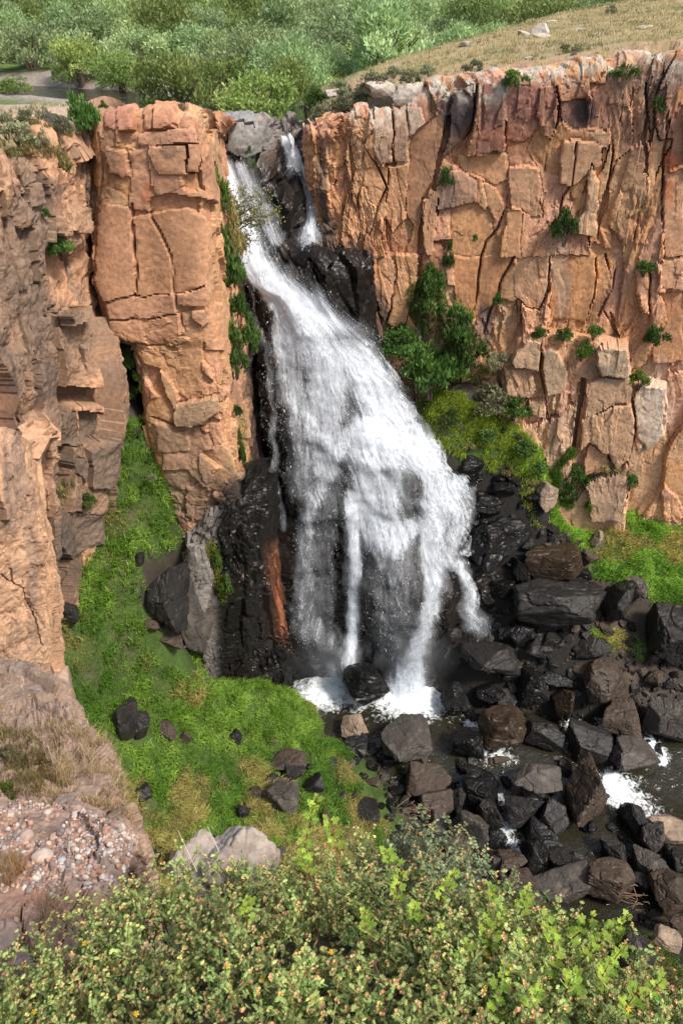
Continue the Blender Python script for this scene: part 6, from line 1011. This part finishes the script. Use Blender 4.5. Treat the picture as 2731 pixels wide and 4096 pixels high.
# ---------------------------------------------------------------- flowering shrubs in the foreground
def quadleaf(C, ax, sd, L, W, nrm):      # a folded narrow leaflet
    return np.stack([C, C + ax * L * .5 + sd * W + nrm * W * .35, C + ax * L, C + ax * L * .5 - sd * W + nrm * W * .35], -2)
def branch_mesh(seed, pale=0.0, heads=.6):
    r = np.random.default_rng(seed); Vs, Fs, Cs, o = [], [], [], 0
    def add(V, F, c):
        nonlocal o
        Vs.append(V); Fs.append(F + o); Cs.append(np.broadcast_to(c, (len(V), 3)) if np.ndim(c) == 1 else c); o += len(V)
    L = .42; bend = r.normal(0, .05, 2); path = [np.array((bend[0] * t * t, bend[1] * t * t, L * t)) for t in np.linspace(0, 1, 6)]
    add(*tube(path, np.linspace(.0032, .0014, 6), 4), np.array((.15, .065, .04)))
    nodes = []
    for t in np.linspace(.35, .98, 15): nodes.append((path[0] * 0 + np.array((bend[0] * t * t, bend[1] * t * t, L * t)), np.array((0, 0, 1.)), t))
    ends = [(path[-1], np.array((bend[0] * .3, bend[1] * .3, 1.)))]
    for k in range(10):
        t = r.uniform(.3, .95); p0 = np.array((bend[0] * t * t, bend[1] * t * t, L * t)); a = r.uniform(0, 6.28); d = np.array((math.cos(a), math.sin(a), r.uniform(.5, 1.2))); d /= np.linalg.norm(d); l2 = r.uniform(.06, .13)
        add(*tube([p0, p0 + d * l2 * .5, p0 + d * l2 + np.array((0, 0, .012))], [.0018, .0014, .001], 3), np.array((.20, .08, .05)))
        for u in np.linspace(.25, 1, 7): nodes.append((p0 + d * l2 * u, d, t))
        ends.append((p0 + d * l2, d))
    for p, d, t in nodes:                # leaves of five narrow leaflets
        a0 = r.uniform(0, 6.28); out = np.array((math.cos(a0), math.sin(a0), .55)) + d * .4; out /= np.linalg.norm(out); s_ = np.cross(out, (0, 0, 1)); s_ /= np.linalg.norm(s_) + 1e-9; nrm = np.cross(s_, out); st = p + out * .006
        g = np.array((.23, .34, .10)) * (1 - pale) + np.array((.24, .32, .19)) * pale; g2 = np.array((.48, .58, .21)) * (1 - pale) + np.array((.40, .48, .30)) * pale; kx = r.random(); c = (g * (1 - kx) + g2 * kx)
        nl = 5 if r.random() < .7 else 7; ll = r.uniform(.012, .019)
        for j in range(nl):
            f = (j - (nl - 1) / 2) * .45; ax = out * math.cos(f) + s_ * math.sin(f); sd = -out * math.sin(f) + s_ * math.cos(f); add(quadleaf(st, ax, sd, ll, ll * .19, nrm), np.array([[0, 1, 2, 3]]), c * r.uniform(.85, 1.2))
    for p, d in ends:                    # withered flower heads: papery tan cups
        if r.random() > heads: continue
        tone = [(.72, .54, .25), (.74, .45, .23), (.78, .64, .24), (.66, .44, .2)][int(r.integers(4))]
        for hnum in range(int(r.integers(2, 5))):
            q = p + r.normal(0, .006, 3) + d * .008; rad = r.uniform(.0045, .0085); a0 = r.uniform(0, 6.28)
            for j in range(5):
                a = a0 + j * 1.257; out = np.array((math.cos(a), math.sin(a), .9)); out /= np.linalg.norm(out); s_ = np.cross(out, (0, 0, 1)); s_ /= np.linalg.norm(s_); add(quadleaf(q, out, s_, rad * 1.5, rad * .55, np.cross(s_, out)), np.array([[0, 1, 2, 3]]), np.array(tone) * r.uniform(.8, 1.2))
    return mesh('branch', np.concatenate(Vs), [np.concatenate(Fs)], M_leaf, np.concatenate(Cs))
BR = [branch_mesh(40 + k, .0, .5) for k in range(8)]; BRP = [branch_mesh(60 + k, .75, .5) for k in range(3)]
def flower_mesh():
    Vs, Fs = [np.zeros((1, 3))], []; o = 1
    for j in range(5):
        a = j * 1.257; P = [];
        for (rr2, da) in ((.45, -.45), (.95, -.42), (1.08, 0), (.95, .42), (.45, .45)): P.append((math.cos(a + da) * rr2, math.sin(a + da) * rr2, .12 + .18 * rr2))
        Vs.append(np.array(P)); b = o; Fs += [[0, b, b + 1], [0, b + 1, b + 2], [0, b + 2, b + 3], [0, b + 3, b + 4]]; o += 5
    return mesh('flower', np.concatenate(Vs) * .012, [np.array(Fs)], M_grass, np.zeros((o, 3)) + (.78, .50, .03))
FLW = flower_mesh()
POT = [(440, 838, 2.40, 'pale blue-green flowering shrub beside the creek boulders', 1), (345, 858, 2.35, 'flowering shrub behind the tall leafy shoots', 0), (268, 888, 2.2, 'flowering shrub in front of the white boulder', 0), (186, 886, 2.1, 'open orange-budded shrub with bare stems near the pebbly ledge', 0), (112, 925, 1.95, 'orange-budded shrub at the foot of the pebbly ledge', 0), (44, 955, 1.8, 'flowering shrub at the lower left edge', 0),
 (330, 925, 1.85, 'dense flowering shrub in the middle of the foreground', 0), (420, 900, 2.0, 'flowering shrub just below the pale blue-green one', 0), (525, 945, 1.75, 'flowering shrub under the yellow-green currant shoots', 0), (610, 985, 1.55, 'peach-budded shrub at the lower right', 0), (230, 955, 1.6, 'flowering shrub with the single open yellow bloom', 0), (420, 985, 1.42, 'peach-budded shrub at the bottom centre', 0), (560, 1012, 1.32, 'peach-budded shrub at the bottom right of centre', 0),
 (110, 1000, 1.5, 'green shrub over the grass at the bottom left', 0), (665, 1035, 1.35, 'flowering shrub in the bottom right corner', 0), (300, 1015, 1.35, 'flowering shrub at the bottom left of centre', 0), (480, 960, 1.6, 'flowering shrub between currant shoots and bottom row', 0), (20, 1030, 1.4, 'flowering shrub in the bottom left corner', 0)]
r = np.random.default_rng(21)
for i, (x, y, Y, lab, pl) in enumerate(POT):
    top = un(x, y + (30 if x < 300 else 32 if y < 910 else 18), Y); H = .62; root = top - np.array((0, 0, H)); o = thing('flowering_shrub', lab, 'shrub', root, 'flowering shrubs in the foreground'); nb = 70
    for k in range(nb):
        a = r.uniform(0, 6.28); rad = .42 * math.sqrt(r.random()); px_, py_ = math.cos(a) * rad, math.sin(a) * rad; tilt = rad * 1.25; s = r.uniform(.85, 1.25); hh = H * (1 - .55 * (rad / .42) ** 2) * r.uniform(.72, 1.06) - .40 * s
        b = link('branch', (BRP if pl else BR)[int(r.integers(3 if pl else 8))], o, (px_ * .8, py_ * .8, hh), None, s); b.rotation_euler = Euler((-math.sin(a) * tilt * .9 + r.normal(0, .15), math.cos(a) * tilt * .9 + r.normal(0, .15), r.uniform(0, 6.28)))
        # rotate_z first, then lean outward
        b.rotation_euler = (Matrix.Rotation(tilt * .9 + r.normal(0, .12), 3, Vector((-math.sin(a), math.cos(a), 0))) @ Matrix.Rotation(r.uniform(0, 6.28), 3, 'Z')).to_euler()
    parts = []
    for k in range(9):
        a = r.uniform(0, 6.28); rad = r.uniform(.1, .33); e = np.array((math.cos(a) * rad, math.sin(a) * rad, r.uniform(.3, .5))); parts.append(tube([np.array((0, 0, -.35)), e * .4 + r.normal(0, .02, 3), e], [.011, .007, .003], 5))
    V, F = join(parts); link('stem', mesh('stem', V, [F], M_twig, np.zeros((len(V), 3)) + (.11, .06, .045)), o)
    for k in range(2 if i % 3 else 1):
        a = r.uniform(0, 6.28); rad = r.uniform(0, .25); f = link('flower', FLW, o, (math.cos(a) * rad, math.sin(a) * rad - .05, H * (1 - .5 * (rad / .42) ** 2) + .03), (.6, r.normal(0, .3), r.uniform(0, 6)), 1.0)
# currant shoots with lobed leaves
def lobed(seed):
    r = np.random.default_rng(seed); out = []
    for a, rad in [(-2.6, .45), (-2.05, .8), (-1.65, .62), (-1.2, 1.0), (-.75, .66), (-.3, 1.02), (0, 1.12), (.3, 1.02), (.75, .66), (1.2, 1.0), (1.65, .62), (2.05, .8), (2.6, .45)]: out.append((math.cos(a) * rad * r.uniform(.92, 1.08), math.sin(a) * rad * r.uniform(.92, 1.08), .22 * rad * rad * r.uniform(.2, 1.0)))
    V = np.array([(-.1, 0, 0)] + out); F = np.array([[0, i, i + 1] for i in range(1, 13)]); c = np.array((.36, .50, .07)) * r.uniform(.85, 1.25)
    return mesh('leaf', V * .023, [F], M_leaf, np.zeros((14, 3)) + c)
LF = [lobed(k) for k in range(5)]
SH = [(318, 795, 2.35, .34), (307, 830, 2.3, .3), (326, 815, 2.3, .25), (300, 850, 2.2, .25), (492, 882, 2.1, .36), (528, 886, 2.05, .3), (505, 905, 1.95, .4), (485, 915, 1.9, .36), (545, 915, 1.85, .34), (520, 930, 1.8, .36), (560, 940, 1.75, .34), (630, 915, 1.8, .45), (625, 945, 1.7, .4), (595, 912, 1.9, .3), (470, 940, 1.75, .34), (505, 960, 1.6, .35), (400, 870, 2.15, .25), (385, 850, 2.2, .25), (415, 905, 1.95, .3), (640, 985, 1.5, .35), (665, 975, 1.6, .3), (575, 970, 1.55, .3), (440, 925, 1.85, .3), (540, 985, 1.45, .3), (610, 960, 1.65, .3), (455, 870, 2.2, .25), (250, 905, 1.9, .25), (365, 905, 1.9, .25)]
groups = [([0, 1, 2, 3], 'tall yellow-green leafy shoots rising behind the foreground shrubs'), ([16, 17, 18, 25, 22, 27], 'currant shoots among the flowering shrubs in the centre'), ([4, 6, 7, 14, 15, 26], 'bright currant bush with lobed leaves left of the grassy bank'), ([5, 8, 9, 10, 21, 23], 'bright currant bush with whitish twigs in the right foreground'), ([11, 12, 13, 19, 20, 24], 'currant shoots with large lobed leaves at the right')]
for ids, lab in groups:
    b0 = un(SH[ids[0]][0], SH[ids[0]][1], SH[ids[0]][2]) - np.array((0, 0, .7)); o = thing('currant_bush', lab, 'shrub', b0, 'currant bushes in the foreground')
    for k in ids:
        x, y, Y, L = SH[k]; tip = un(x, y, Y) - b0; dirn = np.array((r.normal(0, .18), r.normal(0, .15), 1)); dirn /= np.linalg.norm(dirn); base = tip - dirn * L; mid = (tip + base) / 2 + r.normal(0, .015, 3)
        V, F = tube([base - dirn * .2, base, mid, tip], [.004, .0035, .0028, .0014], 5); cst = (.34, .30, .26) if k in (9, 10, 21, 15) else (.26, .10, .05); sh = link('shoot', mesh('shoot', V, [F], M_twig, np.zeros((len(V), 3)) + cst), o)
        nl = int(L / .022)
        for j in range(nl):
            t = .12 + .88 * j / nl; p = (1 - t) * (1 - t) * base + 2 * t * (1 - t) * mid + t * t * tip; a = j * 2.4 + r.normal(0, .3); out = Vector((math.cos(a), math.sin(a), r.uniform(.25, .7))).normalized(); s = r.uniform(.8, 1.35) * (1 - .45 * max(0, t - .7) / .3)
            lf = link('leaf', LF[int(r.integers(5))], sh, p + np.array(out) * .02 * s, None, s); lf.rotation_euler = out.to_track_quat('X', 'Z').to_euler()
# grass and dry stalks between the shrubs
n = 90; x = r.uniform(-1.3, -.1, n); y = r.uniform(.8, 1.3, n); P = np.stack([x, y, [lgh(a, b) for a, b in zip(x, y)]], -1); k = r.random((n, 1)) < .3; c = np.where(k, np.array((.50, .37, .17)), np.array((.13, .22, .04)))
V, Fs, Cc = blades(P, r.uniform(.22, .42, n), .0022, np.c_[r.normal(.1, .2, n), r.normal(0, .2, n)], c, 1.2, 9, 6, .05, .5)
tag(link('grass', mesh('grass', V, Fs, M_grass, Cc)), 'thin green and straw grass at the bottom left between the shrubs', 'grass', kind='stuff')
parts = [tube([un(*p0), un(*p1)], [.0022, .0012], 4) for p0, p1 in [(R7p(905, 480) + (2.4,), R7p(818, 292) + (2.5,)), (R7p(1005, 385) + (2.4,), R7p(952, 272) + (2.5,))]]
for j, (V, F) in enumerate(parts): tag(link('dry_stalk', mesh('dry_stalk', V, [F], M_twig, np.zeros((len(V), 3)) + (.62, .54, .42))), ('longer', 'shorter')[j] + ' pale dry stalk rising before the white boulder', 'stalk')
